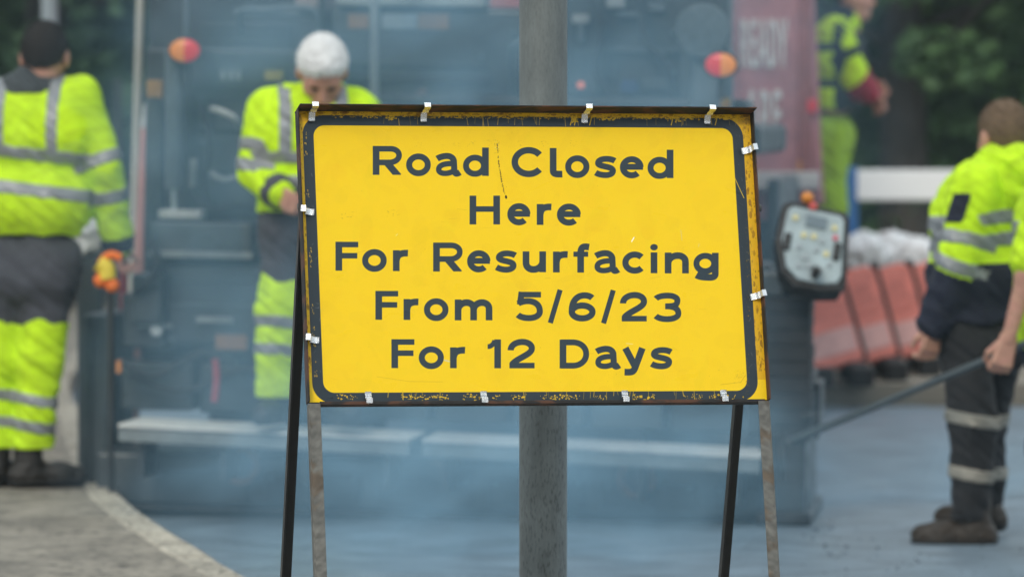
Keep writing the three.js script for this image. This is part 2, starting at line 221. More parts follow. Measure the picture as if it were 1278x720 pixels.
  for (let i = 0; i < 40; i++) { const px = 400 + 520 * r(), py = 165 + 315 * r(); line([[px, py], [px + (r() - 0.4) * 22, py + (r() - 0.5) * 5]], 0.8 + r(), '#a67c10', 0.2 + 0.25 * r()); }
  line([[791.5, 296.4], [788.6, 301.4]], 5, '#fffbe6'); line([[850, 287], [851.5, 300]], 3, '#d8c790', 0.8); line([[873, 304], [872, 308]], 3, '#e9d48c', 0.8); line([[494, 294], [496, 292]], 3.4, '#fff3a0', 0.9);
  line([[554.6, 449.5], [560.5, 451]], 7, '#d9cfa6', 0.85); line([[782, 428.6], [790, 429.4]], 3, '#efe3b0', 0.8);
  for (let i = 0; i < 60; i++) fleck(924 + (r() + r() - 1) * 9, 470 + (r() + r() - 1) * 9, 0.4 + 1.2 * r(), 0.3 + 0.6 * r(), '#a8820f', 0.25);
  line([[900, 480], [925, 477], [931, 468]], 2, '#9c7710', 0.5); line([[470, 470], [510, 476], [552, 476.5]], 1.6, '#a67c10', 0.5);
  const ft = new THREE.CanvasTexture(cv); ft.colorSpace = THREE.SRGBColorSpace; ft.anisotropy = 8;
  const face = new THREE.MeshPhysicalMaterial({ color: 0xffffff, map: ft, roughness: 0.5, roughnessMap: grimeRough, specularIntensity: 0.6, bumpMap: fineBump, bumpScale: 0.0004 });
  M.rustSteel = new THREE.MeshStandardMaterial({ color: 0xffffff, roughness: 0.72, metalness: 0.15, map: noiseTex(256, (u, v) => { const k = pf(u, v, 9, 5, 21), m = Math.max(0, Math.min(1, (k + 0.02) * 5)); return [0.13 + 0.2 * m, 0.12 + 0.09 * m, 0.115 + 0.03 * m]; }), bumpMap: fineBump, bumpScale: 0.001 });
  M.legSteel = new THREE.MeshStandardMaterial({ color: 0xffffff, roughness: 0.55, metalness: 0.35, map: noiseTex(256, (u, v) => { const k = pf(u, v, 10, 5, 31), m = 0.5 * Math.max(0, Math.min(1, (k - 0.12) * 4)), q = 1 + 0.3 * pf(u, v, 40, 3, 2); return [(0.40 - 0.06 * m) * q, (0.395 - 0.14 * m) * q, (0.375 - 0.2 * m) * q]; }), bumpMap: fineBump, bumpScale: 0.001 });
  M.blackSteel = worn(0.012, 0.012, 0.013, 0.6, 0.1);
  const plateBack = worn(0.4, 0.4, 0.4, 0.5, 0.6);
  const pg = new THREE.PlaneGeometry(FW, FH); add('sign_face', pg, face);
  add('backing_plate', box(FW - 0.002, FH - 0.002, 0.003, 0, 0, -0.0035), plateBack);
  // frame: shallow tray of angle steel, its lip standing out in front of the face
  const LP = 0.056, LB = 0.014, LS = 0.026, TH = 0.0035, hw = FW / 2, hh = FH / 2;
  add('frame_rail', [box(FW + 2 * TH, TH, LP + 0.02, 0, hh + TH / 2, LP / 2 - 0.012, 0.0015), box(FW, 0.03, TH, 0, hh - 0.015, -0.009)], M.rustSteel);
  add('frame_rail', [box(FW - 0.03, 0.008, LB + 0.012, 0.008, -hh - 0.0042, LB / 2 - 0.009, 0.0015), box(FW, 0.03, TH, 0, -hh + 0.015, -0.009)], M.rustSteel);
  for (const s of [-1, 1]) add('frame_rail', [box(TH, FH + 0.003, LS + 0.012, s * (hw + TH / 2 + 0.0004), -0.0012, LS / 2 - 0.009, 0.0015), box(0.03, FH, TH, s * (hw - 0.015), 0, -0.0094)], M.rustSteel);
  // front legs: the side angles going on to the ground
  const down = (hh + (c.y - hh * Math.cos(lean) - KH) / Math.cos(lean)) ;
  for (const s of [-1, 1]) {
    const x0 = s * (hw - 0.012), L = down - hh - 0.004, y = -hh - 0.005 - L / 2;
    add('front_leg', [box(0.024, L, 0.004, x0, y, 0.012, 0.001), box(0.004, L, 0.026, x0 + s * 0.0125, y, 0.0, 0.001)], M.legSteel);
  }
  // rear legs swing back from a bolt on each side rail
  const hy = 0.12, hp = (s) => V(s > 0 ? hw + 0.006 : -(hw - 0.012), hy, -0.03).applyMatrix4(faceM);
  const back = nh.clone().negate();
  for (const s of [-1, 1]) {
    const a = hp(s), drop = a.y, b = a.clone().addScaledVector(back, drop * Math.tan(17.5 * Math.PI / 180)); b.y = 0.0;
    const dir = V().subVectors(b, a).normalize(), side = t.clone(), nn = V().crossVectors(side, dir).normalize(), mid = a.clone().lerp(b, 0.5), len = a.distanceTo(b);
    const m4 = new THREE.Matrix4().makeBasis(side, dir, nn).setPosition(mid), q = [box(0.026, len, 0.004, 0, 0, 0, 0.001), box(0.004, len, 0.024, -0.011, 0, -0.012, 0.001)]; q.forEach((k) => k.applyMatrix4(m4));
    mesh('rear_leg', q, M.blackSteel, g);
    mesh('hinge_bolt', cyl(0.008, 0.008, 0.03, 0, -0.015, 0, 8).rotateZ(Math.PI / 2).applyMatrix4(faceM).translate(...a.clone().sub(V().setFromMatrixPosition(faceM)).toArray()), M.legSteel, g);
  }
  { const f = (s, u) => hp(s).lerp(hp(s).addScaledVector(back, hp(s).y * Math.tan(17.5 * Math.PI / 180)).setY(0), u); mesh('brace', bar(f(-1, 0.86), f(1, 0.86), 0.008), M.blackSteel, g); }
  add('brace', box(FW - 0.03, 0.024, 0.004, 0, -down + 0.12, 0.004), M.legSteel);
  // spring clips: a zinc strip hooked over the lip and sprung against the face
  const zinc = std(0.78, 0.80, 0.82, 0.26, 1, { bumpMap: fineBump, bumpScale: 0.0006 });
  const clipGeo = (long, LP) => {
    const pr = [[0.006, LP + 0.004], [-0.0035, LP + 0.006], [-0.006, LP - 0.002], [-0.0052, LP * 0.62], [-0.0085, LP * 0.52], [-0.0054, LP * 0.4], [-0.006, LP * 0.2], [-0.011, 0.008], [-0.017, 0.004], [-0.021 - long, 0.0032], [-0.0245 - long, 0.0075]];
    const w = 0.0072, pos = [], idx = [], T = 0.0011;
    for (const o of [0, T]) pr.forEach(([y, z]) => { pos.push(-w, y + (o ? -o : 0), z + o, w, y + (o ? -o : 0), z + o); });
    const k = pr.length; for (let i = 0; i < k - 1; i++) { const a = 2 * i; idx.push(a, a + 2, a + 1, a + 1, a + 2, a + 3); const b = a + 2 * k; idx.push(b, b + 1, b + 2, b + 1, b + 3, b + 2); idx.push(a, b, a + 2, b, b + 2, a + 2, a + 1, a + 3, b + 1, b + 1, a + 3, b + 3); }
    const q = new THREE.BufferGeometry(); q.setAttribute('position', new THREE.Float32BufferAttribute(pos, 3)); q.setIndex(idx); q.setAttribute('uv', new THREE.Float32BufferAttribute(new Float32Array(pos.length / 3 * 2).map((_, i) => (i * 0.137) % 1), 2)); const e = q.toNonIndexed(); e.computeVertexNormals(); return e;
  };
  for (const px of [388, 527.5, 728.5, 882]) add('spring_clip', clipGeo(0, LP).rotateZ((r() - 0.5) * 0.08).translate(toFace(px, 142)[0], hh, 0), zinc);
  for (const px of [459, 603, 779.5, 903]) add('spring_clip', clipGeo(-0.004, LB).rotateZ(Math.PI + (r() - 0.5) * 0.08).translate(toFace(px, 498)[0], -hh, 0), zinc);
  for (const [px, py] of [[935, 187], [947, 369]]) add('spring_clip', clipGeo(0.002, LS).rotateZ(-Math.PI / 2 + 0.18).translate(hw, toFace(px, py)[1], 0), zinc);
  for (const [px, py] of [[374, 264], [383, 424]]) add('spring_clip', clipGeo(0.002, LS).rotateZ(Math.PI / 2 - 0.1).translate(-hw, toFace(px, py)[1], 0), zinc);
}

// ───────── lamp post behind the sign ─────────
{
  const D = 11.35, p = at(678, 400, D), R = 30 / pxPerM(D);
  const g = thing('lamp_post', 'grey weathered steel lamp post standing behind the yellow sign', 'lamp post', [p.x, KH, -D]);
  const tex = noiseTex(640, (u, v) => { const X = Math.cos(u * 6.2832), Z = Math.sin(u * 6.2832), y = v * 34, b = fbm3(X * 0.9, y * 0.35, Z * 0.9, 5), f = fbm3(X * 9, y * 3.2, Z * 9, 3), run = fbm3(X * 5, y * 0.25, Z * 5, 3), spot = Math.max(0, fbm3(X * 7 + 5, y * 2.2, Z * 7, 4) - 0.16 + 0.3 * Math.max(0, 0.42 - v)) * (v < 0.55 ? 1 : 0.4), a = 0.50 + 0.07 * b + 0.03 * f + 0.02 * run - 0.26 * spot; return [a * 0.97, a, a * 0.985]; });
  const m = std(0.70, 0.745, 0.76, 0.5, 0.1, { map: tex, bumpMap: fineBump, bumpScale: 0.0006 });
  mesh('post', cyl(R, R, 2.0, 0, 0.0, 0, 48), m, g); mesh('upper_post', cyl(R, R * 0.95, 3.2, 0, 2.0, 0, 48), m, g);
  mesh('base_section', cyl(R * 1.5, R * 1.5, 0.2, 0, 0, 0, 40), m, g);
  const head = mesh('lamp_arm', tube([V(0, 5.2, 0), V(0, 5.9, 0), V(0.15, 6.3, 0), V(0.9, 6.45, 0)], 0.03, 30, 12), m, g);
  mesh('lamp_head', box(0.6, 0.12, 0.24, 1.15, 6.45, 0, 0.05), worn(0.3, 0.3, 0.31, 0.5), g);
}
// ───────── people: distance fields meshed with surface nets ─────────
function surfaceNets(f, lo, hi, cell) {
  const nx = Math.ceil((hi[0] - lo[0]) / cell) + 1, ny = Math.ceil((hi[1] - lo[1]) / cell) + 1, nz = Math.ceil((hi[2] - lo[2]) / cell) + 1;
  const g = new Float32Array(nx * ny * nz), id = (i, j, k) => i + nx * (j + ny * k);
  for (let K = 0; K < nz; K += 4) for (let Jb = 0; Jb < ny; Jb += 4) for (let I = 0; I < nx; I += 4) {       // blocks of four: far from the surface one sample will do
    const c = f(lo[0] + (I + 1.5) * cell, lo[1] + (Jb + 1.5) * cell, lo[2] + (K + 1.5) * cell), far = Math.abs(c) > 2.6 * cell * 1.5 + 0.02;
    for (let k = K; k < Math.min(nz, K + 4); k++) for (let j = Jb; j < Math.min(ny, Jb + 4); j++) for (let i = I; i < Math.min(nx, I + 4); i++) g[id(i, j, k)] = far ? c : f(lo[0] + i * cell, lo[1] + j * cell, lo[2] + k * cell);
  }
  const vi = new Int32Array(nx * ny * nz).fill(-1), pos = [], idx = [];
  for (let k = 0; k < nz - 1; k++) for (let j = 0; j < ny - 1; j++) for (let i = 0; i < nx - 1; i++) {
    let m = 0; const c = []; for (let q = 0; q < 8; q++) { const v = g[id(i + (q & 1), j + ((q >> 1) & 1), k + (q >> 2))]; c.push(v); if (v < 0) m |= 1 << q; }
    if (m === 0 || m === 255) continue;
    let x = 0, y = 0, z = 0, n = 0;
    for (let a = 0; a < 8; a++) for (const b of [a | 1, a | 2, a | 4]) if (b !== a && (c[a] < 0) !== (c[b] < 0)) { const t = c[a] / (c[a] - c[b]); x += (a & 1) + t * ((b & 1) - (a & 1)); y += ((a >> 1) & 1) + t * (((b >> 1) & 1) - ((a >> 1) & 1)); z += (a >> 2) + t * ((b >> 2) - (a >> 2)); n++; }
    vi[id(i, j, k)] = pos.length / 3; pos.push(lo[0] + (i + x / n) * cell, lo[1] + (j + y / n) * cell, lo[2] + (k + z / n) * cell);
  }
  const quad = (a, b, c, d, flip) => { if (a < 0 || b < 0 || c < 0 || d < 0) return; flip ? idx.push(a, c, b, a, d, c) : idx.push(a, b, c, a, c, d); };
  for (let k = 1; k < nz - 1; k++) for (let j = 1; j < ny - 1; j++) for (let i = 1; i < nx - 1; i++) {
    const s = g[id(i, j, k)] < 0;
    if (s !== (g[id(i + 1, j, k)] < 0)) quad(vi[id(i, j - 1, k - 1)], vi[id(i, j, k - 1)], vi[id(i, j, k)], vi[id(i, j - 1, k)], !s);
    if (s !== (g[id(i, j + 1, k)] < 0)) quad(vi[id(i - 1, j, k - 1)], vi[id(i - 1, j, k)], vi[id(i, j, k)], vi[id(i, j, k - 1)], !s);
    if (s !== (g[id(i, j, k + 1)] < 0)) quad(vi[id(i - 1, j - 1, k)], vi[id(i, j - 1, k)], vi[id(i, j, k)], vi[id(i - 1, j, k)], !s);
  }
  const q = new THREE.BufferGeometry(); q.setAttribute('position', new THREE.Float32BufferAttribute(pos, 3)); q.setIndex(idx);
  const nr = new Float32Array(pos.length), uv = new Float32Array(pos.length / 3 * 2), e = cell * 0.6;
  for (let i = 0; i < pos.length; i += 3) { const [x, y, z] = [pos[i], pos[i + 1], pos[i + 2]], a = f(x + e, y, z) - f(x - e, y, z), b = f(x, y + e, z) - f(x, y - e, z), c = f(x, y, z + e) - f(x, y, z - e), l = Math.hypot(a, b, c) || 1; nr.set([a / l, b / l, c / l], i); uv.set([(x + z) * 3, y * 3], i / 3 * 2); }
  q.setAttribute('normal', new THREE.BufferAttribute(nr, 3)); q.setAttribute('uv', new THREE.BufferAttribute(uv, 2)); return q;
}
// bones: [ax, ay, az, bx, by, bz, ra, rb]
const bone = (a, b, ra, rb = ra) => [a.x, a.y, a.z, b.x, b.y, b.z, ra, rb];
const boneD = (q, x, y, z) => { const dx = q[3] - q[0], dy = q[4] - q[1], dz = q[5] - q[2], l = dx * dx + dy * dy + dz * dz, t = l ? Math.max(0, Math.min(1, ((x - q[0]) * dx + (y - q[1]) * dy + (z - q[2]) * dz) / l)) : 0; return Math.hypot(x - q[0] - dx * t, y - q[1] - dy * t, z - q[2] - dz * t) - (q[6] + (q[7] - q[6]) * t); };
const union = (bones, k = 0.035, grow = 0) => (x, y, z) => { let d = 9; for (const q of bones) { const b = boneD(q, x, y, z), h = Math.max(k - Math.abs(d - b), 0) / k; d = Math.min(d, b) - h * h * k * 0.25; } return d - grow; };
const bounds = (bones, pad) => { const lo = [9, 9, 9], hi = [-9, -9, -9]; for (const q of bones) for (let a = 0; a < 3; a++) { const r = Math.max(q[6], q[7]) + pad; lo[a] = Math.min(lo[a], q[a] - r, q[a + 3] - r); hi[a] = Math.max(hi[a], q[a] + r, q[a + 3] + r); } return [lo, hi]; };

const weave = noiseTex(256, (u, v) => { const a = 0.94 + 0.12 * pf(u, v, 5, 5, 41) + 0.05 * pf(u, v, 90, 2, 44); return [a, a, a]; });
const cloth = (r, g, b, more = {}) => new THREE.MeshPhysicalMaterial({ color: lin(r, g, b), roughness: 0.88, sheen: 0.3, sheenColor: lin(0.5, 0.5, 0.5), sheenRoughness: 0.6, map: weave, bumpMap: weave, bumpScale: 0.002, ...more });
M.hivis = cloth(0.60, 0.90, 0.012, { sheenColor: lin(0.5, 0.6, 0.05) });
M.band = std(0.30, 0.315, 0.33, 0.45, 0.2, { map: weave });
M.navy = cloth(0.012, 0.016, 0.034); M.greyCloth = cloth(0.065, 0.07, 0.085); M.blackCloth = cloth(0.022, 0.023, 0.026); M.collar = cloth(0.055, 0.065, 0.07);
M.boot = worn(0.02, 0.017, 0.014, 0.75); M.brownBoot = worn(0.038, 0.028, 0.02, 0.8); M.paleBand = std(0.34, 0.32, 0.27, 0.7, 0, { map: weave });
M.skin = new THREE.MeshPhysicalMaterial({ color: lin(0.52, 0.29, 0.205), roughness: 0.62, map: noiseTex(128, (u, v) => { const a = 0.95 + 0.08 * pf(u, v, 9, 4, 51); return [a, a * (0.97 + 0.05 * pf(u, v, 5, 3, 53)), a * 0.97]; }) });
M.eye = std(0.03, 0.025, 0.02, 0.2);
const hairMat = (r, g, b) => std(r, g, b, 0.85, 0, { map: noiseTex(128, (u, v) => { const a = 0.9 + 0.22 * pf(u, v, 12, 4, 61); return [a, a, a]; }) });
M.darkHair = hairMat(0.022, 0.017, 0.014); M.whiteHair = hairMat(0.92, 0.92, 0.91); M.brownHair = hairMat(0.19, 0.125, 0.075);

function headGeo(P) {                                              // skull, jaw, nose, ears in the head's own frame, face towards +z
  const E = (cx, cy, cz, a, b, c) => (x, y, z) => (Math.hypot((x - cx) / a, (y - cy) / b, (z - cz) / c) - 1) * Math.min(a, b, c);
  const fs = [E(0, 0.03, -0.012, 0.077, 0.098, 0.098), E(0, -0.045, 0.028, 0.056, 0.075, 0.062), E(0, -0.098, 0.055, 0.027, 0.022, 0.026), E(0.046, -0.02, 0.05, 0.024, 0.026, 0.03), E(-0.046, -0.02, 0.05, 0.024, 0.026, 0.03)];
  const nose = union([[0, 0.012, 0.082, 0, -0.03, 0.104, 0.009, 0.0145], [-0.011, -0.034, 0.092, 0.011, -0.034, 0.092, 0.009, 0.009]], 0.01), brow = union([[-0.045, 0.026, 0.07, 0.045, 0.026, 0.07, 0.012, 0.012]], 0.01), lips = union([[-0.02, -0.066, 0.083, 0.02, -0.066, 0.083, 0.007, 0.007], [-0.017, -0.076, 0.083, 0.017, -0.076, 0.083, 0.007, 0.007]], 0.004);
  const ears = [-1, 1].map((s) => E(s * 0.084, -0.002, -0.008, 0.014, 0.035, 0.022)), eyes = [-1, 1].map((s) => E(s * 0.031, 0.006, 0.088, 0.019, 0.011, 0.016)), neck = (x, y, z) => boneD([0, -0.18, -0.035, 0, -0.05, -0.018, 0.06, 0.056], x, y, z);
  const sm = (a, b, k) => { const h = Math.max(k - Math.abs(a - b), 0) / k; return Math.min(a, b) - h * h * k * 0.25; };
  const f = (x, y, z) => { let d = fs[0](x, y, z); for (let i = 1; i < 5; i++) d = sm(d, fs[i](x, y, z), 0.03); d = sm(d, neck(x, y, z), 0.03); d = sm(d, brow(x, y, z), 0.016); d = sm(d, nose(x, y, z), 0.014); for (const e of eyes) d = Math.max(d, -e(x, y, z)); d = sm(d, lips(x, y, z), 0.006); for (const e of ears) d = sm(d, e(x, y, z), 0.012); return d; };
  const skull = (x, y, z) => sm(fs[0](x, y, z), fs[1](x, y, z) + 0.012, 0.03);
  return { f, skull, head: surfaceNets(f, [-0.105, -0.19, -0.13], [0.105, 0.15, 0.13], 0.0062) };
}
const HEAD = headGeo();
const hairGeo = (thick, low) => surfaceNets((x, y, z) => { const line = low + 0.62 * z + 0.30 * Math.max(0, z - 0.02) + 0.5 * Math.max(0, Math.abs(x) - 0.06) + 0.014 * n3(x * 38, 3, z * 38) + 0.008 * n3(x * 90, 8, z * 90); const k = Math.max(0.08, Math.min(1, (y - line) / 0.035)); return Math.max(HEAD.skull(x, y, z) - thick * k - 0.003 * k * fbm3(x * 60, y * 30, z * 60, 3), line - y, Math.abs(x) > 0.07 && y < 0.012 && z > -0.035 ? 0.01 : -1); }, [-0.105, -0.12, -0.135], [0.105, 0.165, 0.12], 0.0062);

function handGeo(w, dir, side, curl, thumb = 1) {                  // wrist, forearm direction, axis across the knuckles, how far the fingers close
  const f = dir.clone().normalize(), s = side.clone().addScaledVector(f, -side.dot(f)).normalize(), n = V().crossVectors(f, s), B = [], P = (a, b, c) => w.clone().addScaledVector(f, a).addScaledVector(s, b).addScaledVector(n, c);
  for (const o of [-0.027, -0.009, 0.009, 0.027]) B.push(bone(P(-0.01, o * 0.6, 0), P(0.085 - Math.abs(o) * 0.2, o, 0), 0.016, 0.0125));
  [[-0.03, 0.058], [-0.0105, 0.074], [0.0105, 0.08], [0.03, 0.07]].forEach(([o, l]) => { let p = P(0.085, o, 0), a = curl * 0.55; const q = [0.45, 0.32, 0.23]; q.forEach((k, i) => { const e = p.clone().addScaledVector(f, l * k * Math.cos(a)).addScaledVector(n, l * k * Math.sin(a)); B.push(bone(p, e, 0.0092 - i * 0.0007, 0.0086 - i * 0.0008)); p = e; a += curl * 0.95; }); });
  const t0 = P(0.02, 0.028 * thumb, 0.006), t1 = P(0.055, 0.05 * thumb, 0.02), t2 = P(0.085, 0.046 * thumb, 0.02 + 0.022 * Math.min(1.3, curl)); B.push(bone(t0, t1, 0.0135, 0.011), bone(t1, t2, 0.0105, 0.0085));
  const F = union(B, 0.006), [lo, hi] = bounds(B, 0.02); return surfaceNets(F, lo, hi, 0.005);
}
function pieces(q) {                                              // separate islands become separate meshes
  const n = q.attributes.position.count, up = Int32Array.from({ length: n }, (_, i) => i), find = (a) => { while (up[a] !== a) a = up[a] = up[up[a]]; return a; }, ix = q.index.array;
  for (let i = 0; i < ix.length; i += 3) { const a = find(ix[i]); up[find(ix[i + 1])] = a; up[find(ix[i + 2])] = a; }
  const by = new Map(); for (let i = 0; i < ix.length; i += 3) { const k = find(ix[i]); if (!by.has(k)) by.set(k, []); by.get(k).push(ix[i], ix[i + 1], ix[i + 2]); }
  return [...by.values()].filter((t) => t.length > 150).map((t) => { const g = new THREE.BufferGeometry(); for (const a of ['position', 'normal', 'uv']) g.setAttribute(a, q.attributes[a]); g.setIndex(t); return g.toNonIndexed(); });
}
// A figure. Joints are in metres from the point it stands on: x to the side, y up, z towards the lane's near end.
function person(o) {
  const g = thing('person', o.label, 'person', o.pos.toArray(), 0);
  const u = V(Math.cos(o.yaw), 0, -Math.sin(o.yaw)), fw = V(Math.sin(o.yaw), 0, Math.cos(o.yaw)), S = [-1, 1], A = (p, s, k, up = 0, f = 0) => p.clone().addScaledVector(u, s * k).addScaledVector(fw, f).add(V(0, up, 0));
  const W = o.build ?? 1, sh = o.shoulders ?? S.map((s) => A(o.chest, s, 0.172 * W, 0.125)), hips = S.map((s) => A(o.pelvis, s, 0.085)), belly = o.pelvis.clone().lerp(o.chest, 0.5);
  const nb = V().addVectors(sh[0], sh[1]).multiplyScalar(0.5).add(V(0, 0.03, 0)), neckTop = o.head.clone().add(V(0, -0.09, 0)).addScaledVector(fw, -0.02);
  const torso = (w) => [bone(A(o.chest, -1, 0.1 * W), A(o.chest, 1, 0.1 * W), 0.118 * w), bone(A(o.chest, -1, 0.085 * W, 0.08), A(o.chest, 1, 0.085 * W, 0.08), 0.1 * w), bone(sh[0], sh[1], 0.058 * w), bone(A(belly, -1, 0.075 * W), A(belly, 1, 0.075 * W), 0.118 * w * W)];
  const pel = (w) => [bone(A(o.pelvis, -1, 0.075), A(o.pelvis, 1, 0.075), 0.118 * w), bone(A(o.pelvis, -1, 0.07, -0.06, -0.03), A(o.pelvis, 1, 0.07, -0.06, -0.03), 0.105 * w)];
  const arm = (i, w) => [bone(sh[i], o.el[i], 0.056 * w, 0.044 * w), bone(o.el[i], o.wr[i], 0.043 * w, 0.03 * w)];
  const leg = (i, w) => [bone(hips[i], o.kn[i], 0.088 * w, 0.058 * w), bone(o.kn[i], o.an[i], 0.058 * w, 0.04 * w)];
  // body: one skin
  const bodyB = [...torso(0.86), ...pel(0.86), ...arm(0, 0.86), ...arm(1, 0.86), ...leg(0, 0.82), ...leg(1, 0.82), bone(nb, neckTop, 0.062, 0.055)];
  const bf = union(bodyB), [bl, bh] = bounds(bodyB, 0.03), parts = [surfaceNets(bf, bl, bh, 0.016)];
  const hm = new THREE.Matrix4().compose(o.head, new THREE.Quaternion().setFromEuler(new THREE.Euler(o.headPitch ?? 0, o.headYaw ?? o.yaw, o.headRoll ?? 0, 'YXZ')), V(1, 1, 1));
  parts.push(HEAD.head.clone().applyMatrix4(hm));
  S.forEach((_, i) => parts.push(handGeo(o.wr[i], o.handDir?.[i] ?? V().subVectors(o.wr[i], o.el[i]), o.handSide?.[i] ?? fw, o.curl?.[i] ?? 0.5, o.thumb?.[i] ?? 1)));
  const body = mesh('body', parts, M.skin, g);
  { const hg = hairGeo(o.hairThick ?? 0.011, o.hairLow ?? 0.012), P = hg.attributes.position, N = hg.attributes.normal, r = rng(Math.floor(o.pos.x * 1000) + 77), st = [], sn = [], su = [], Lh = o.hairLong ?? 0.009;   // short strands over the scalp
    for (let i = 0; i < 6500; i++) { const k = Math.floor(r() * P.count), a = V(P.getX(k), P.getY(k), P.getZ(k)), n = V(N.getX(k), N.getY(k), N.getZ(k)); if (n.y < -0.4) continue; const d = n.clone().multiplyScalar(0.55).add(V((r() - 0.5) * 0.9, -0.35 * r() - 0.1, (r() - 0.5) * 0.9 - 0.2)).normalize(), w = V().crossVectors(d, n).normalize().multiplyScalar(0.0011), e = a.clone().addScaledVector(d, Lh * (0.5 + r())); a.addScaledVector(n, -0.001); for (const q of [a.clone().sub(w), a.clone().add(w), e]) { st.push(q.x, q.y, q.z); sn.push(n.x, n.y, n.z); su.push(r(), r()); } }
    const sg = new THREE.BufferGeometry(); sg.setAttribute('position', new THREE.Float32BufferAttribute(st, 3)); sg.setAttribute('normal', new THREE.Float32BufferAttribute(sn, 3)); sg.setAttribute('uv', new THREE.Float32BufferAttribute(su, 2)); sg.computeVertexNormals();
    mesh('hair', [hg, sg].map((q) => q.applyMatrix4(hm)), o.hair, g); }
  for (const s of S) mesh('eye', new THREE.SphereGeometry(0.0115, 12, 8).translate(s * 0.031, 0.006, 0.079).applyMatrix4(hm), M.eye, g);
  // clothes with folds
  const fold = (amp) => (x, y, z) => amp * (1.0 * n3(x * 7 + 3, y * 3.5 + o.pos.x * 9, z * 7) + 0.8 * (1 - 2 * Math.abs(n3(x * 6 + y * 5, y * 11 + x * 8 + o.pos.x * 3, z * 6 + 5))) + 0.14 * n3(x * 34, y * 40, z * 34));
  const sleeve = (i) => o.short ? [bone(sh[i], sh[i].clone().lerp(o.el[i], 0.8), 0.075, 0.068)] : [bone(sh[i], o.el[i], 0.078, 0.064), bone(o.el[i], o.wr[i].clone().lerp(o.el[i], 0.02), 0.064, 0.05)];
  const J = [...torso(1.1), ...pel(1.1), ...sleeve(0), ...sleeve(1), bone(nb.clone().add(V(0, -0.03, 0)), nb.clone().lerp(neckTop, o.neckUp ?? 0.6), 0.09, 0.079)], NB = J[J.length - 1], sl = [...sleeve(0), ...sleeve(1)], jt = union([...torso(1.1), ...pel(1.1), NB], 0.04), js = union(sl, 0.03), fj = fold(0.0082);
  const jf = (x, y, z) => { const fd = fj(x, y, z), a = Math.max(jt(x, y, z) - 0.008 - fd, o.hem - y + 0.02 * n3(x * 6, 1, z * 6)), b = js(x, y, z) - 0.006 - fd, k = 0.03, h = Math.max(k - Math.abs(a - b), 0) / k; return Math.min(a, b) - h * h * k * 0.25; };
  const [jl, jh] = bounds(J, 0.04), jk = mesh(o.jacketName ?? 'jacket', surfaceNets(jf, jl, jh, 0.0125), o.jacket ?? M.hivis, g);
  const patch = (name, base, grow, clip, lo, hi, m, parent) => { const q = surfaceNets((x, y, z) => Math.max(base(x, y, z) - grow, clip(x, y, z)), lo, hi, 0.009); for (const c of pieces(q)) mesh(name, c, m, parent); };
  const ring = (a, b, t, hw) => { const d = V().subVectors(b, a), len = d.length(); d.normalize(); const c = a.clone().addScaledVector(d, t * len); return { clip: (x, y, z) => Math.max(Math.abs((x - c.x) * d.x + (y - c.y) * d.y + (z - c.z) * d.z) - hw, Math.hypot(x - c.x, y - c.y, z - c.z) - 0.125), lo: [c.x - 0.14, c.y - 0.14, c.z - 0.14], hi: [c.x + 0.14, c.y + 0.14, c.z + 0.14] }; };
  const armKeep = (x, y, z) => Math.min(...S.map((i, k) => Math.min(boneD(bone(sh[k], o.el[k], 0.078, 0.064), x, y, z), boneD(bone(o.el[k], o.wr[k], 0.064, 0.05), x, y, z))));
  const torsoF = union([...torso(1.1), ...pel(1.1)], 0.04);
  for (const y0 of o.bodyBands ?? []) patch('reflective_band', (x, y, z) => Math.max(jf(x, y, z), torsoF(x, y, z) - 0.02), 0.004, (x, y, z) => Math.abs(y - y0 - (o.bandTilt ?? 0) * x) - 0.026, [jl[0], y0 - 0.1, jl[2]], [jh[0], y0 + 0.1, jh[2]], o.bandMat ?? M.band, jk);
  for (const [i, a, t] of o.armBands ?? []) { const c = a ? ring(o.el[i], o.wr[i], t, 0.026) : ring(sh[i], o.el[i], t, 0.026); patch('reflective_band', jf, 0.004, c.clip, c.lo, c.hi, o.bandMat ?? M.band, jk); }
  for (const s of o.braces ?? []) { const p0 = A(o.chest, s, 0.105), yt = sh[0].y + 0.1; patch('brace_band', jf, 0.004, (x, y, z) => Math.max(Math.abs((x - p0.x) * u.x + (z - p0.z) * u.z) - 0.025, (o.braceLow ?? o.bodyBands[0]) - y), [jl[0], o.hem, jl[2]], [jh[0], yt, jh[2]], M.band, jk); }
  if (o.lower) patch('lower_panel', (x, y, z) => Math.max(jf(x, y, z), torsoF(x, y, z) - 0.022), 0.0035, (x, y, z) => y - o.lower[0], [jl[0], o.hem - 0.03, jl[2]], [jh[0], o.lower[0] + 0.03, jh[2]], o.lower[1], jk);
  if (o.lowerSleeve) for (const i of [0, 1]) { const e = o.el[i], w = o.wr[i], d = V().subVectors(w, e).normalize(), c = e.clone().addScaledVector(d, o.lowerSleeve[0]), q = bone(e, w, 0.1); patch('sleeve_panel', (x, y, z) => Math.max(jf(x, y, z), boneD(q, x, y, z)), 0.0035, (x, y, z) => -((x - c.x) * d.x + (y - c.y) * d.y + (z - c.z) * d.z), [Math.min(e.x, w.x) - 0.12, Math.min(e.y, w.y) - 0.1, Math.min(e.z, w.z) - 0.12], [Math.max(e.x, w.x) + 0.12, Math.max(e.y, w.y) + 0.1, Math.max(e.z, w.z) + 0.12], o.lowerSleeve[1], jk); }
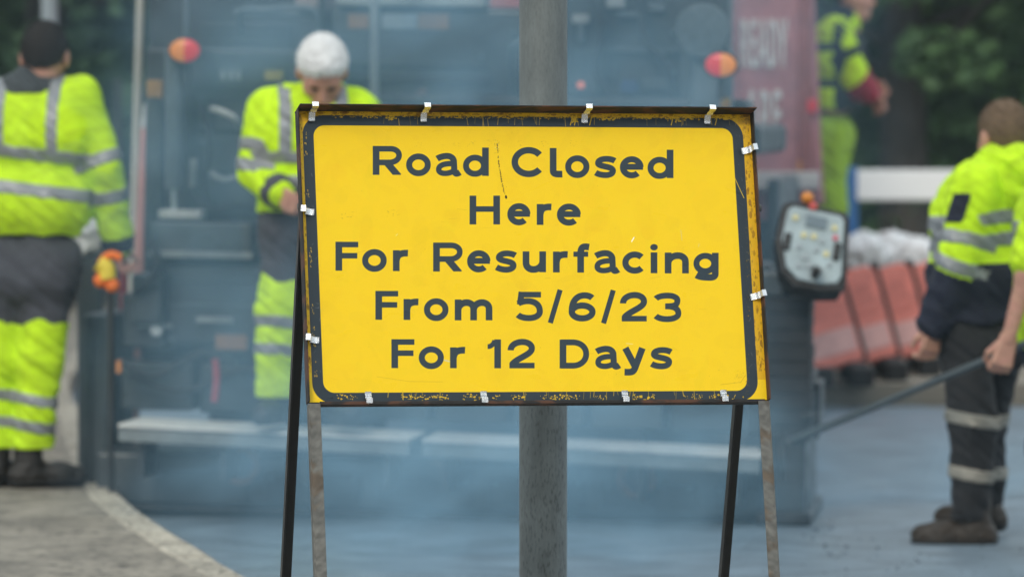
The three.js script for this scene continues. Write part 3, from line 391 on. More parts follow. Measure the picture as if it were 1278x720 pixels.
  for (const [i, t, hw] of o.sleevePatch ?? []) { const c = sh[i].clone().lerp(o.el[i], t); patch('sleeve_pocket', jf, 0.006, (x, y, z) => Math.max(Math.abs(y - c.y) - hw, Math.abs(x - c.x + 0.045 + (y - c.y) * -0.3) - 0.032, c.z - z), [c.x - 0.16, c.y - 0.16, c.z - 0.02], [c.x + 0.16, c.y + 0.16, c.z + 0.16], M.navy, jk); }
  if (o.frontPanel) patch('front_panel', (x, y, z) => Math.max(jf(x, y, z), torsoF(x, y, z) - 0.022), 0.0035, (x, y, z) => o.frontPanel[0] - ((x - o.chest.x) * fw.x + (z - o.chest.z) * fw.z), jl, jh, o.frontPanel[1], jk);
  if (o.cuff) for (const i of [0, 1]) { const c = ring(o.el[i], o.wr[i], 0.99, 0.03); patch('cuff', jf, 0.003, c.clip, c.lo, c.hi, o.cuff, jk); }
  if (o.collar) patch('collar', jf, 0.008, (x, y, z) => Math.max(nb.y - 0.012 - y, Math.hypot(x - nb.x, z - nb.z) - 0.118), [nb.x - 0.15, nb.y - 0.03, nb.z - 0.15], [nb.x + 0.15, nb.y + 0.2, nb.z + 0.15], o.collar, jk);
  if (o.hood) mesh('hood', surfaceNets((x, y, z) => { const a = union([bone(A(nb, -1, 0.09, 0.005, -0.03), A(nb, 0, 0, 0.02, -0.11), 0.05, 0.062), bone(A(nb, 0, 0, 0.02, -0.11), A(nb, 1, 0.09, 0.005, -0.03), 0.062, 0.05), bone(A(nb, -1, 0.09, 0.005, -0.03), A(nb, -1, 0.05, -0.01, 0.07), 0.05, 0.04), bone(A(nb, 1, 0.09, 0.005, -0.03), A(nb, 1, 0.05, -0.01, 0.07), 0.05, 0.04), bone(A(nb, 0, 0, -0.06, -0.1), A(nb, 0, 0, 0.05, -0.1), 0.08, 0.062), bone(A(nb, -1, 0.06, 0.05, -0.03), A(nb, 1, 0.06, 0.05, -0.03), 0.055, 0.055)], 0.04)(x, y, z); return a - 1.4 * fj(x * 1.3, y * 1.3, z * 1.3); }, [nb.x - 0.26, nb.y - 0.2, nb.z - 0.26], [nb.x + 0.26, nb.y + 0.16, nb.z + 0.26], 0.012), o.jacket ?? M.hivis, jk);
  // trousers
  const T = [...pel(1.02), ...[0, 1].flatMap((i) => [bone(hips[i], o.kn[i], 0.1, 0.082), bone(o.kn[i], o.an[i].clone().add(V(0, 0.02, 0)), 0.082, 0.07)])], tf0 = union(T, 0.03), ft = fold(0.008);
  const tf = (x, y, z) => Math.max(tf0(x, y, z) - ft(x, y, z), (Math.min(o.an[0].y, o.an[1].y) + (o.trouserHem ?? 0.01)) - y), [tl, th] = bounds(T, 0.04), tr = mesh('trousers', surfaceNets(tf, tl, th, 0.0125), o.trousers, g);
  if (o.legColour) patch('high_visibility_panel', tf, 0.0035, (x, y, z) => y - o.legColour[0] - 0.02 * n3(x * 8, 2, z * 8), [tl[0], tl[1], tl[2]], [th[0], o.legColour[0] + 0.05, th[2]], o.legColour[1], tr);
  for (const y0 of o.legBands ?? []) patch('reflective_band', tf, 0.007, (x, y, z) => Math.abs(y - y0 + 0.02 * Math.sin(x * 9)) - 0.024, [tl[0], y0 - 0.08, tl[2]], [th[0], y0 + 0.08, th[2]], o.legBandMat ?? M.band, tr);
  // boots
  S.forEach((_, i) => { const a = o.an[i], d = V(Math.sin(o.toe[i]), 0, Math.cos(o.toe[i])), by = (k, h) => V(a.x, 0, a.z).addScaledVector(d, k).add(V(0, a.y - 0.09 + h, 0));
    const B = [bone(by(-0.02, 0.17), by(-0.015, 0.06), 0.056, 0.055), bone(by(-0.055, 0.045), by(0.1, 0.042), 0.045, 0.048), bone(by(0.1, 0.042), by(0.17, 0.04), 0.05, 0.042)], f = union(B, 0.03), [l, h] = bounds(B, 0.02);
    const b = mesh('boot', surfaceNets((x, y, z) => Math.max(f(x, y, z) - 0.003 * n3(x * 20, y * 30, z * 20), a.y - 0.075 - y), l, h, 0.009), o.boots ?? M.boot, g);
    mesh('sole', surfaceNets((x, y, z) => Math.max(f(x, y + 0, z) - 0.006, y - (a.y - 0.062), a.y - 0.088 - y), l, h, 0.008), M.blackSteel, b); });
  return g;
}
const joints = (bx, by, d) => { const s = pxPerM(d); return (px, py, z = 0) => V((px - bx) / s, (by - py) / s, z); };

{ // grey-trousered worker on the pavement, back turned
  const d = 17.75, J = joints(45, 603, d), pos = at(45, 603, d); pos.y = KH;
  person({ label: 'worker in yellow jacket and grey trousers with yellow shins standing on the pavement', pos, yaw: Math.PI - 0.15, pelvis: J(38, 322), chest: J(42, 165), head: J(57, 67), headPitch: 0.05, headYaw: Math.PI - 0.1, neckUp: 0.3, hair: M.darkHair, hairLow: -0.012, shoulders: [J(101, 118), J(-20, 118)], build: 1.12,
    el: [J(131, 205, 0.02), J(-48, 205, 0)], wr: [J(147, 300, -0.05), J(-50, 298, -0.12)], kn: [J(50, 440, 0.02), J(2, 440, -0.04)], an: [J(40, 574, 0.0), J(-5, 574, -0.06)], toe: [1.9, 2.7], hem: 0.965, collar: M.collar, cuff: M.navy, curl: [1.4, 0.6], handSide: [V(0.3, 0, -1), V(0, 0, -1)],
    bodyBands: [J(0, 187).y, J(0, 231).y], bandTilt: -0.12, armBands: [[0, 0, 0.88], [0, 1, 0.34], [1, 0, 0.85], [1, 1, 0.32]], braces: [-1, 1], trousers: M.greyCloth, trouserHem: 0.062, legColour: [0.63, M.hivis], legBands: [J(0, 493).y, J(0, 527).y] });
}
{ // white-haired worker on the screed walkway
  const d = 17.45, J = joints(388, 527, d), pos = at(388, 527, d);
  person({ label: 'white-haired worker in yellow jacket looking down on the paver walkway', pos, yaw: 0.1, pelvis: J(388, 282, 0), neckUp: 0.3, chest: J(390, 175, 0.04), head: J(404, 92, 0.13), headPitch: 0.86, hairLong: 0.012, headYaw: 0.1, hair: M.whiteHair, hairThick: 0.016, hairLow: 0.006, shoulders: [J(337, 138, 0.03), J(447, 140, 0.03)], hem: J(0, 262).y,
    el: [J(322, 212, 0.05), J(462, 214, 0.05)], wr: [J(352, 238, 0.22), J(432, 240, 0.22)], kn: [J(350, 385, 0.03), J(420, 385, 0.03)], an: [J(345, 498, 0), J(425, 498, 0)], toe: [-0.25, 0.25], collar: M.hivis, cuff: M.greyCloth, curl: [1.1, 1.1], handSide: [V(0, -1, 0.2), V(0, 1, -0.2)],
    bodyBands: [J(0, 195).y, J(0, 226).y], armBands: [[0, 0, 0.62], [0, 0, 0.96], [1, 0, 0.62], [1, 0, 0.96]], braces: [-1, 1], trousers: M.greyCloth, legColour: [J(0, 345).y, M.hivis], legBands: [J(0, 405).y, J(0, 440).y] });
}
{ // worker in yellow and navy hoodie striding on the asphalt
  const d = 16.6, J = joints(1210, 678, d), pos = at(1210, 678, d); pos.y = 0;
  person({ label: 'brown-haired worker in yellow and navy hooded jacket and black trousers on the asphalt', pos, yaw: Math.PI + 0.55, pelvis: J(1226, 405, 0), chest: J(1240, 275, 0), head: J(1252, 173, 0), headYaw: Math.PI + 0.45, headPitch: 0.15, hair: M.brownHair, hairLow: -0.03, shoulders: [J(1287, 228, -0.1), J(1211, 228, 0.12)], hem: J(0, 396).y, hood: true, build: 1.12,
    el: [J(1305, 330, -0.06), J(1190, 325, 0.16)], wr: [J(1300, 410, -0.2), J(1162, 405, 0.12)], kn: [J(1235, 530, -0.2), J(1213, 525, 0.08)], an: [J(1238, 640, -0.28), J(1211, 652, 0.02)], toe: [-2.3, -1.75], curl: [0.8, 0.9], handDir: [V(0, -1, 0), V(-0.2, -1, 0)], handSide: [V(0, 0, 1), V(-1, 0, 0.5)],
    bodyBands: [J(0, 272).y, J(0, 300).y], bandTilt: 0.1, armBands: [[1, 0, 0.72], [1, 1, 0.02], [0, 0, 0.72], [0, 1, 0.02]], lower: [J(0, 325).y, M.navy], lowerSleeve: [0.035, M.navy], sleevePatch: [[1, 0.3, 0.052]], trousers: M.blackCloth, legBands: [J(0, 521).y, J(0, 590).y], legBandMat: M.paleBand, boots: M.brownBoot });
}
{ // worker in a short-sleeved yellow shirt holding the rake
  const d = 16.1, J = joints(1310, 690, d), pos = at(1310, 690, d); pos.y = 0;
  person({ label: 'bare-armed worker in short-sleeved yellow shirt and navy trousers holding the rake handle', pos, yaw: -1.25, pelvis: J(1322, 410, 0), chest: J(1330, 275, 0), head: J(1352, 165, 0), headYaw: -1.3, hair: M.darkHair, shoulders: [J(1338, 225, -0.16), J(1312, 232, 0.16)], hem: J(0, 432).y, jacketName: 'shirt', short: true,
    el: [J(1350, 335, -0.2), J(1276, 335, 0.14)], wr: [J(1330, 395, -0.12), J(1253, 418, 0.12)], kn: [J(1345, 555, -0.05), J(1308, 550, 0.1)], an: [J(1385, 655, -0.06), J(1362, 658, 0.1)], toe: [-1.4, -1.4], curl: [1.5, 1.45], handDir: [V(-0.5, -1, 0), V(-0.25, -1, 0)], handSide: [V(-0.75, 0.4, 0.5), V(-0.9, 0.3, 0.2)],
    bodyBands: [J(0, 280).y, J(0, 320).y], trousers: M.navy, legBands: [J(0, 505).y, J(0, 580).y], legBandMat: M.band });
  // asphalt rake: the long handle passes through the closed hand
  const a = at(1290, 425, 16.0), b = at(985, 552, 16.8);
  const r = thing('asphalt_rake', 'long grey asphalt rake handle held low across the asphalt', 'rake', [b.x, 0, b.z]); const sub = (p) => p.clone().sub(r.position);
  mesh('handle', bar(sub(a), sub(b), 0.0135, 12), worn(0.10, 0.125, 0.14, 0.5, 0.3), r);
  const dir = V().subVectors(b, a).normalize(), e = b.clone().addScaledVector(dir, 0.02);
  mesh('rake_head', [box(0.03, 0.15, 0.42, sub(e).x, sub(e).y - 0.05, 0, 0.008)], worn(0.04, 0.045, 0.05, 0.6, 0.3), r);
}
{ // climber on the red truck's step
  const d = 25.6, J = joints(1040, 365, d), pos = at(1040, 365, d);
  person({ label: 'worker in yellow clothing standing on the step of the red truck', pos, yaw: 1.2, frontPanel: [0.055, cloth(0.02, 0.03, 0.035)], pelvis: J(1036, 170), chest: J(1042, 72), head: J(1066, -2), headYaw: 1.3, hair: M.darkHair, shoulders: [J(1040, 42, 0.14), J(1046, 44, -0.14)], hem: J(0, 135).y,
    el: [J(1066, 98, 0.16), J(1058, 90, -0.16)], wr: [J(1084, 118, 0.12), J(1088, 108, -0.1)], kn: [J(1038, 260, 0.06), J(1032, 258, -0.06)], an: [J(1036, 345, 0.06), J(1028, 345, -0.06)], toe: [1.3, 1.2], curl: [1.3, 1.3], collar: M.navy, lowerSleeve: [0.0, cloth(0.35, 0.03, 0.05)],
    bodyBands: [J(0, 60).y, J(0, 105).y], bandMat: M.navy, armBands: [[0, 0, 0.5], [1, 0, 0.5]], trousers: cloth(0.38, 0.60, 0.02), legBands: [J(0, 300).y] });
}
{ // rake held by the worker on the pavement: orange and yellow grip, dark shaft down to the road
  const d = 17.55, a = at(134, 322, d), b = at(138, 628, d), r = thing('lute_rake', 'upright black rake shaft with orange and yellow grip beside the kerb', 'rake', [b.x, 0, b.z]), sub = (p) => p.clone().sub(r.position);
  mesh('handle', bar(sub(at(137, 350, d)), V(0, 0.03, 0), 0.0125, 12), worn(0.025, 0.028, 0.03, 0.5), r);
  mesh('rake_head', box(0.03, 0.09, 0.5, 0.0, 0.05, -0.05, 0.008), worn(0.04, 0.042, 0.045, 0.5), r);
  const or = std(0.75, 0.16, 0.02, 0.6), ye = std(0.72, 0.55, 0.06, 0.6), G = (x, y) => sub(at(x, y, d)), grip = mesh('grip', tube([G(150, 322), G(138, 318), G(127, 326), G(126, 340), G(136, 350)], 0.016, 24, 8), or, r);
  mesh('grip_tape', tube([G(122, 328), G(131, 334), G(133, 348)], 0.034, 16, 8), ye, grip); mesh('grip_knob', new THREE.SphereGeometry(0.028, 12, 10).translate(...G(125, 350).toArray()), or, grip); mesh('grip_knob', new THREE.SphereGeometry(0.028, 12, 10).translate(...G(139, 356).toArray()), or, grip);
}
// ───────── asphalt paver ─────────
const dark = worn(0.03, 0.037, 0.043, 0.6, 0.1), dark2 = worn(0.055, 0.07, 0.08, 0.55, 0.1), mid = worn(0.11, 0.14, 0.165, 0.5, 0.1), pale = worn(0.34, 0.38, 0.40, 0.55, 0.1), white = worn(0.62, 0.64, 0.64, 0.6), black = worn(0.015, 0.016, 0.018, 0.7), chrome = std(0.6, 0.62, 0.64, 0.3, 0.9), orange = std(0.62, 0.22, 0.03, 0.45), redLens = std(0.55, 0.02, 0.03, 0.3), rubber = std(0.02, 0.02, 0.021, 0.85);
const amberGlow = std(0.8, 0.25, 0.02, 0.3, 0, { emissive: lin(0.9, 0.28, 0.03), emissiveIntensity: 0.1 });
const redGlow = std(0.75, 0.02, 0.02, 0.3, 0, { emissive: lin(0.9, 0.03, 0.03), emissiveIntensity: 0.08 });
const pv = thing('asphalt_paver', 'dark tracked asphalt paver with rear screed walkway, half veiled in smoke', 'paver', onGround(548, 648).toArray());
pv.rotation.set(0, -7 * Math.PI / 180, -0.9 * Math.PI / 180, 'YXZ'); pv.updateMatrixWorld();
{
  const inv = pv.matrixWorld.clone().invert(), o = camera.position.clone().applyMatrix4(inv);
  const L = (px, py, z) => { const d = ray(px, py).transformDirection(inv); return d.multiplyScalar((z - o.z) / d.z).add(o); };
  const pb = (name, x0, y0, x1, y1, z, dep, m, r = 0.008, parent = pv) => { const a = L(x0, y0, z), b = L(x1, y1, z), c = L(x0, y1, z), e = L(x1, y0, z), xa = (a.x + c.x) / 2, xb = (b.x + e.x) / 2, ya = (b.y + c.y) / 2, yb = (a.y + e.y) / 2; return mesh(name, box(xb - xa, yb - ya, dep, (xa + xb) / 2, (ya + yb) / 2, z - dep / 2, Math.min(r, dep / 3, (yb - ya) / 3, (xb - xa) / 3)), m, parent); };
  const pt = (name, pts, r, m, parent = pv) => mesh(name, tube(pts.map(([x, y, z]) => L(x, y, z)), r, 40, 8), m, parent);
  const rod = (name, x0, y0, x1, y1, z, r, m, parent = pv) => mesh(name, bar(L(x0, y0, z), L(x1, y1, z), r, 18), m, parent);
  const disc = (name, px, py, z, r, dep, m, parent = pv) => mesh(name, new THREE.CylinderGeometry(r, r, dep, 28).rotateX(Math.PI / 2).translate(...L(px, py, z).toArray()), m, parent);
  // screed: mould board, walkway, end gates
  const sc = pb('screed', 118, 574, 1000, 640, -0.02, 0.5, dark2, 0.02);
  pb('wear_plate', 112, 640, 1004, 647, 0.0, 0.55, black, 0.004);
  for (const [px, py] of [[300, 580], [795, 597]]) { const e = disc('emblem', px, py, 0.0, 0.075, 0.03, worn(0.30, 0.13, 0.07, 0.7), sc); disc('emblem_centre', px, py, 0.004, 0.048, 0.03, dark2, e); }
  const slope = (name, x0, y0, x1, y1, th, z, dep, m, parent = pv) => { const a = L(x0, y0, z), b = L(x1, y1, z), len = a.distanceTo(b); return mesh(name, box(len, th, dep, 0, -th / 2, -dep / 2, Math.min(0.004, th / 3)).rotateZ(Math.atan2(b.y - a.y, b.x - a.x)).translate((a.x + b.x) / 2, (a.y + b.y) / 2, z), m, parent); };
  const wy = (x) => 529 + (x - 146) * 0.050;
  for (const [a, b] of [[146, 512], [526, 950]]) {
    const w = slope('walkway', a, wy(a), b, wy(b), 0.012, 0.34, 0.42, worn(0.66, 0.69, 0.69, 0.75));
    slope('walkway_riser', a + 1, wy(a) + 5, b - 1, wy(b) + 5, 0.05, 0.33, 0.02, worn(0.2, 0.24, 0.26, 0.8));
    for (let k = 0; k < 16; k++) { const x = a + 12 + k * (b - a - 24) / 15; slope('grip_stud', x - 4, wy(x) - 0.5, x + 4, wy(x) - 0.3, 0.006, 0.3 - (k % 3) * 0.1, 0.02, pale, w); }
    for (let k = 0; k < 4; k++) { const x = a + 30 + k * (b - a - 60) / 3; pb('walkway_bracket', x - 4, wy(x) + 18, x + 4, wy(x) + 66, 0.28, 0.26, dark); }
  }
  for (let k = 0; k < 6; k++) { const x = 190 + k * 140; pb('screed_cover', x, 588 + k * 4, x + 120, 628 + k * 2, -0.012, 0.02, dark, 0.006); for (const q of [x + 8, x + 112]) disc('cover_bolt', q, 592 + k * 4, -0.008, 0.008, 0.02, mid); }
  for (let k = 0; k < 9; k++) { const px = 150 + k * 98; pb('screed_panel', px, 452 + k * 3, px + 90, 512 + k * 4, -0.28 - (k % 2) * 0.03, 0.3, k % 3 ? dark : dark2, 0.012); }
  const lg = pb('end_gate', 101, 392, 134, 634, -0.22, 0.5, dark2, 0.015); pb('end_gate_rib', 110, 400, 114, 620, -0.208, 0.012, dark, 0.003, lg); pb('end_gate_handle', 120, 566, 132, 573, -0.18, 0.04, white, 0.004, lg);
  const rg = pb('end_gate', 948, 470, 1006, 648, 0.1, 0.75, dark, 0.02); pb('end_gate_shoe', 944, 640, 1012, 656, 0.16, 0.85, black, 0.01);
  // bellows and post under the operating panel
  for (let k = 0; k < 9; k++) pb('bellows_ring', 956 + (k % 2), 372 + k * 20, 1013 - (k % 3), 391 + k * 20, 0.12, 0.24, rubber, 0.006);
  pb('panel_post', 942, 330, 962, 470, 0.05, 0.1, dark);
  pb('bellows_cap', 938, 338, 990, 372, 0.1, 0.2, dark2, 0.02);
  rod('lock_pin', 1021, 512, 1020, 548, 0.14, 0.008, black); rod('lock_pin_arm', 1000, 520, 1024, 518, 0.14, 0.008, dark);
  // operating panel
  const cs = new THREE.Group(); cs.name = 'operating_panel'; pv.add(cs); cs.position.copy(L(1014, 306, 0.32)); cs.rotation.set(-0.38, 0.18, -0.13); cs.scale.setScalar(0.93);
  const shp = new THREE.Shape([[-0.115, 0.125], [-0.1, 0.14], [0.09, 0.14], [0.105, 0.125], [0.132, -0.1], [0.12, -0.135], [0.06, -0.15], [-0.03, -0.15], [-0.08, -0.11], [-0.118, 0.0]].map(([a, b]) => new THREE.Vector2(a, b)));
  const big = new THREE.Shape(shp.getPoints().map((p) => p.clone().multiplyScalar(1.13)));
  mesh('panel_shell', new THREE.ExtrudeGeometry(big, { depth: 0.1, bevelSize: 0.012, bevelThickness: 0.012, bevelSegments: 2 }).translate(0, 0, -0.12), black, cs);
  mesh('panel_face', new THREE.ExtrudeGeometry(shp, { depth: 0.008, bevelSize: 0.003, bevelThickness: 0.003, bevelSegments: 1 }).translate(0, 0, -0.004), worn(0.39, 0.49, 0.545, 0.5), cs);
  mesh('display', box(0.085, 0.05, 0.006, 0.0, 0.095, 0.012, 0.003), worn(0.17, 0.23, 0.28, 0.3), cs);
  for (const [x, y, m] of [[-0.085, 0.095, 'y'], [0.075, 0.085, 'y'], [0.085, 0.045, 'r'], [-0.04, 0.03, 'y'], [0.0, 0.032, 'y'], [-0.05, -0.02, 'g'], [0.02, -0.02, 'g'], [-0.02, -0.06, 'g'], [0.06, -0.03, 'y'], [0.08, -0.07, 'g'], [0.05, -0.1, 'g'], [-0.04, -0.1, 'g'], [0.035, 0.02, 'g'], [0.0, -0.09, 'g']]) mesh('button', cyl(0.011, 0.011, 0.012, 0, 0, 0, 12).rotateX(Math.PI / 2).translate(x, y, 0.006), m === 'y' ? std(0.62, 0.55, 0.25, 0.4) : m === 'r' ? std(0.55, 0.1, 0.14, 0.4) : std(0.3, 0.34, 0.36, 0.5), cs);
  for (const [x, y] of [[-0.1, 0.0], [0.1, 0.0]]) mesh('panel_grip', box(0.03, 0.075, 0.02, x, y - 0.01, 0.012, 0.008), black, cs);
  mesh('joystick', [cyl(0.016, 0.012, 0.06, 0, 0, 0, 12).rotateX(Math.PI / 2).translate(0.03, -0.125, 0.0), new THREE.SphereGeometry(0.02, 14, 10).translate(0.03, -0.125, 0.06)], black, cs);
  const bc = mesh('beacon_stem', bar(V(-0.03, 0.14, -0.03), V(-0.035, 0.2, -0.03), 0.012), black, cs);
  mesh('beacon', [new THREE.SphereGeometry(0.026, 14, 10).scale(1, 0.9, 1).translate(-0.05, 0.2, -0.02)], orange, cs); mesh('beacon_base', new THREE.SphereGeometry(0.02, 12, 8).translate(-0.022, 0.165, -0.015), std(0.5, 0.07, 0.06, 0.4), cs);
  pt('panel_arm', [[990, 352, 0.18], [978, 366, 0.0], [960, 372, -0.25]], 0.03, black);
  // lower left boxes, lamps, reflector
  const bx = pb('hydraulic_box', 205, 328, 332, 432, -0.3, 0.4, dark, 0.02);
  pb('box_lid', 212, 334, 326, 352, -0.29, 0.02, dark2, 0.004, bx); pb('box_seam', 208, 380, 330, 385, -0.292, 0.012, dark2, 0.002, bx);
  pb('box_reflector', 268, 418, 308, 437, -0.285, 0.02, worn(0.33, 0.15, 0.06, 0.5), 0.004, bx);
  pb('side_box', 150, 366, 205, 436, -0.28, 0.35, dark2, 0.02);
  for (const y of [361, 383, 412]) { const l = disc('work_lamp', 195, y, -0.255, 0.023, 0.03, chrome); disc('work_lamp_lens', 195, y, -0.237, 0.018, 0.01, std(0.7, 0.75, 0.76, 0.2), l); }
  pb('step_plate', 186, 278, 312, 321, -0.25, 0.3, mid, 0.008); pb('step_lip', 184, 314, 314, 322, -0.24, 0.03, pale, 0.003);
  pb('latch', 244, 396, 290, 403, -0.27, 0.02, pale, 0.003); pb('latch', 170, 404, 214, 409, -0.27, 0.02, pale, 0.003);
  pt('hose', [[150, 450, -0.2], [190, 470, -0.12], [260, 440, -0.15], [330, 478, -0.2], [400, 455, -0.25]], 0.016, rubber); pt('hose', [[160, 470, -0.18], [230, 488, -0.1], [310, 460, -0.14], [380, 492, -0.2]], 0.013, rubber);
  pt('red_strap', [[268, 448, -0.1], [270, 470, -0.09], [267, 502, -0.08]], 0.014, worn(0.4, 0.04, 0.06, 0.7));
  pb('side_reflector', 144, 450, 150, 466, -0.1, 0.02, orange, 0.003);
  // left lifting cylinder with tail lamp above
  const lc = rod('lifting_cylinder', 217, 62, 217, 236, -0.35, 0.036, mid); rod('piston_rod', 217, 234, 217, 266, -0.35, 0.012, chrome, lc); pb('cylinder_foot', 197, 262, 250, 273, -0.3, 0.1, white, 0.006, lc);
  rod('aerial', 233, -30, 232, 56, -0.35, 0.012, mid);
  const lampAt = (px, py, flip) => { const t = new THREE.Group(); t.name = 'tail_lamp'; pv.add(t); t.position.copy(L(px, py, -0.28)); const half = (a) => new THREE.SphereGeometry(0.06, 24, 16, a, Math.PI).scale(1.02, 0.76, 0.24);
    mesh('amber_lens', half(flip ? Math.PI / 2 : -Math.PI / 2), amberGlow, t); mesh('red_lens', half(flip ? -Math.PI / 2 : Math.PI / 2), redGlow, t); mesh('lamp_rim', new THREE.TorusGeometry(0.06, 0.008, 8, 30).scale(1.02, 0.8, 1).translate(0, 0, -0.004), black, t); mesh('lamp_housing', box(0.11, 0.085, 0.05, 0, 0, -0.03, 0.02), black, t); mesh('lamp_bracket', box(0.03, 0.12, 0.03, 0, -0.07, -0.05, 0.006), dark, t); return t; };
  lampAt(230, 63, false); lampAt(900, 81, true);
  pb('amber_marker', 182, 100, 202, 122, -0.4, 0.03, worn(0.34, 0.17, 0.02, 0.5), 0.005);
  const tg = pb('number_tag', 270, 82, 300, 104, -0.42, 0.01, dark2, 0.002);
  for (const px of [275, 285, 294]) pb('tag_mark', px, 88, px + 5, 99, -0.414, 0.008, pale, 0.001, tg);
  pt('handle', [[264, 136, -0.4], [276, 139, -0.34], [292, 147, -0.34], [296, 156, -0.4]], 0.013, white);
  pt('lever', [[240, 232, -0.4], [241, 206, -0.36], [241, 198, -0.36]], 0.016, pale); pt('cable', [[262, 216, -0.4], [280, 224, -0.36], [300, 220, -0.36], [318, 212, -0.4]], 0.012, pale);
  pt('cable', [[250, 130, -0.44], [262, 180, -0.4], [255, 230, -0.42], [262, 262, -0.44]], 0.012, rubber);
  // engine deck, hood, tow arms
  pb('rear_bulkhead', 178, 60, 420, 460, -0.55, 0.3, dark, 0.02); pb('rear_bulkhead', 420, 120, 930, 480, -0.5, 0.4, dark, 0.02);
  for (let k = 0; k < 6; k++) pb('deck_panel', 244 + (k % 2) * 84, 118 + Math.floor(k / 2) * 52, 322 + (k % 2) * 84, 164 + Math.floor(k / 2) * 52, -0.53, 0.03, k % 2 ? dark : dark2, 0.008);
  pb('side_column', 183, 108, 201, 280, -0.5, 0.15, dark2, 0.01);
  pb('upper_left_panel', 185, -160, 405, 118, -0.85, 1.4, dark, 0.02); pb('grab_rail', 290, 12, 396, 21, -0.5, 0.03, mid, 0.008); pb('mirror_bracket', 368, -6, 396, 10, -0.45, 0.05, worn(0.35, 0.28, 0.26, 0.6), 0.006);
  for (let k = 0; k < 5; k++) pb('vent_slat', 250, 30 + k * 9, 360, 35 + k * 9, -0.83, 0.03, dark2, 0.003);
  const hd = pb('engine_hood', 412, 8, 690, 128, -0.75, 1.6, dark2, 0.03); pb('hood_lip', 418, -14, 604, 8, -0.7, 0.2, worn(0.30, 0.34, 0.34, 0.7), 0.01);
  pb('plate', 476, 17, 520, 36, -0.735, 0.012, worn(0.28, 0.34, 0.38, 0.6), 0.003, hd); pb('reflector', 434, 17, 460, 36, -0.735, 0.012, worn(0.26, 0.14, 0.07, 0.6), 0.003, hd); pb('reflector', 521, 17, 560, 37, -0.735, 0.012, worn(0.26, 0.14, 0.07, 0.6), 0.003, hd);
  pb('hood_step', 420, 92, 612, 104, -0.73, 0.03, black, 0.004, hd); pb('hood_rib', 424, 78, 610, 84, -0.735, 0.016, dark, 0.003, hd); pt('wiper', [[512, 128, -0.7], [520, 121, -0.7], [532, 112, -0.7]], 0.014, worn(0.2, 0.12, 0.1, 0.7));
  rod('canopy_post', 467, -190, 467, 150, -0.3, 0.017, pale);
  pb('right_deck', 690, -160, 908, 300, -0.9, 0.3, dark, 0.03);
  for (const [x0, y0, x1, y1, m] of [[712, 95, 746, 118, dark2], [800, 98, 834, 112, dark2], [757, -4, 780, 10, pale], [714, 18, 735, 29, pale], [721, 29, 729, 52, mid], [775, 100, 796, 116, worn(0.02, 0.05, 0.16, 0.5)], [770, 15, 800, 22, mid], [810, 5, 830, 14, mid], [740, 60, 860, 66, dark2], [850, 20, 862, 130, dark2]]) pb('deck_fitting', x0, y0, x1, y1, -0.86, 0.04, m, 0.004);
  const sl = disc('signal_lamp', 725, 106, -0.845, 0.014, 0.02, std(0.8, 0.2, 0.1, 0.3, 0, { emissive: lin(0.9, 0.2, 0.1), emissiveIntensity: 0.6 }));
  disc('signal_lamp', 787, 128, -0.845, 0.014, 0.02, orange);
  const mr = disc('round_mirror', 877, 39, -0.42, 0.098, 0.03, mid); mesh('mirror_rim', new THREE.TorusGeometry(0.098, 0.008, 8, 36).translate(...L(877, 39, -0.42).toArray()), mid, mr);
  pb('mirror_stalk', 862, 60, 915, 150, -0.46, 0.05, mid, 0.02); pb('amber_marker', 900, 122, 911, 136, -0.4, 0.03, worn(0.4, 0.2, 0.02, 0.5), 0.004);
  rod('lifting_cylinder', 888, 150, 888, 300, -0.4, 0.036, mid);
  for (const [x, y] of [[252, 126], [314, 126], [252, 158], [314, 158], [336, 126], [252, 178], [314, 210], [430, 100], [600, 70], [424, 60], [640, 40], [660, 100], [700, 30], [700, 80], [840, 40], [840, 90], [215, 340], [320, 340], [215, 424], [320, 424]]) disc('bolt', x, y, y < 115 && x < 680 && x > 415 ? -0.735 : x > 690 ? -0.885 : y > 320 ? -0.285 : -0.51, 0.009, 0.03, mid);
  pt('hose', [[188, 300, -0.2], [196, 330, -0.14], [186, 352, -0.16], [170, 366, -0.2]], 0.014, rubber); pt('hose', [[240, 240, -0.46], [262, 262, -0.4], [300, 256, -0.4], [330, 268, -0.46]], 0.014, rubber); pt('hose', [[740, -10, -0.8], [752, 40, -0.76], [744, 90, -0.78], [770, 130, -0.8]], 0.016, rubber); pt('hose', [[800, -10, -0.8], [806, 50, -0.76], [832, 80, -0.76], [840, 130, -0.8]], 0.014, rubber);
  pt('hand_rail', [[300, 40, -0.48], [300, 14, -0.42], [330, 12, -0.42], [392, 14, -0.42], [396, 60, -0.48]], 0.012, mid); pt('hand_rail', [[640, 128, -0.7], [640, 60, -0.62], [650, 52, -0.62], [684, 54, -0.62]], 0.012, mid);
  for (let k = 0; k < 7; k++) pb('grille_slat', 716, 62 + k * 5, 770, 65 + k * 5, -0.87, 0.03, dark2, 0.002);
  pb('warning_label', 330, 88, 352, 100, -0.52, 0.02, worn(0.45, 0.36, 0.06, 0.6), 0.002); pb('warning_label', 655, 62, 674, 74, -0.735, 0.012, worn(0.4, 0.36, 0.2, 0.6), 0.002);
  // canopy roof, tracks, hopper
  mesh('canopy_roof', box(2.3, 0.08, 2.6, -0.1, 3.3, -2.0, 0.03), dark2, pv); for (const s of [-1, 1]) mesh('canopy_post', box(0.06, 3.3, 0.06, s * 0.7, 1.65, -3.1, 0.01), dark, pv);
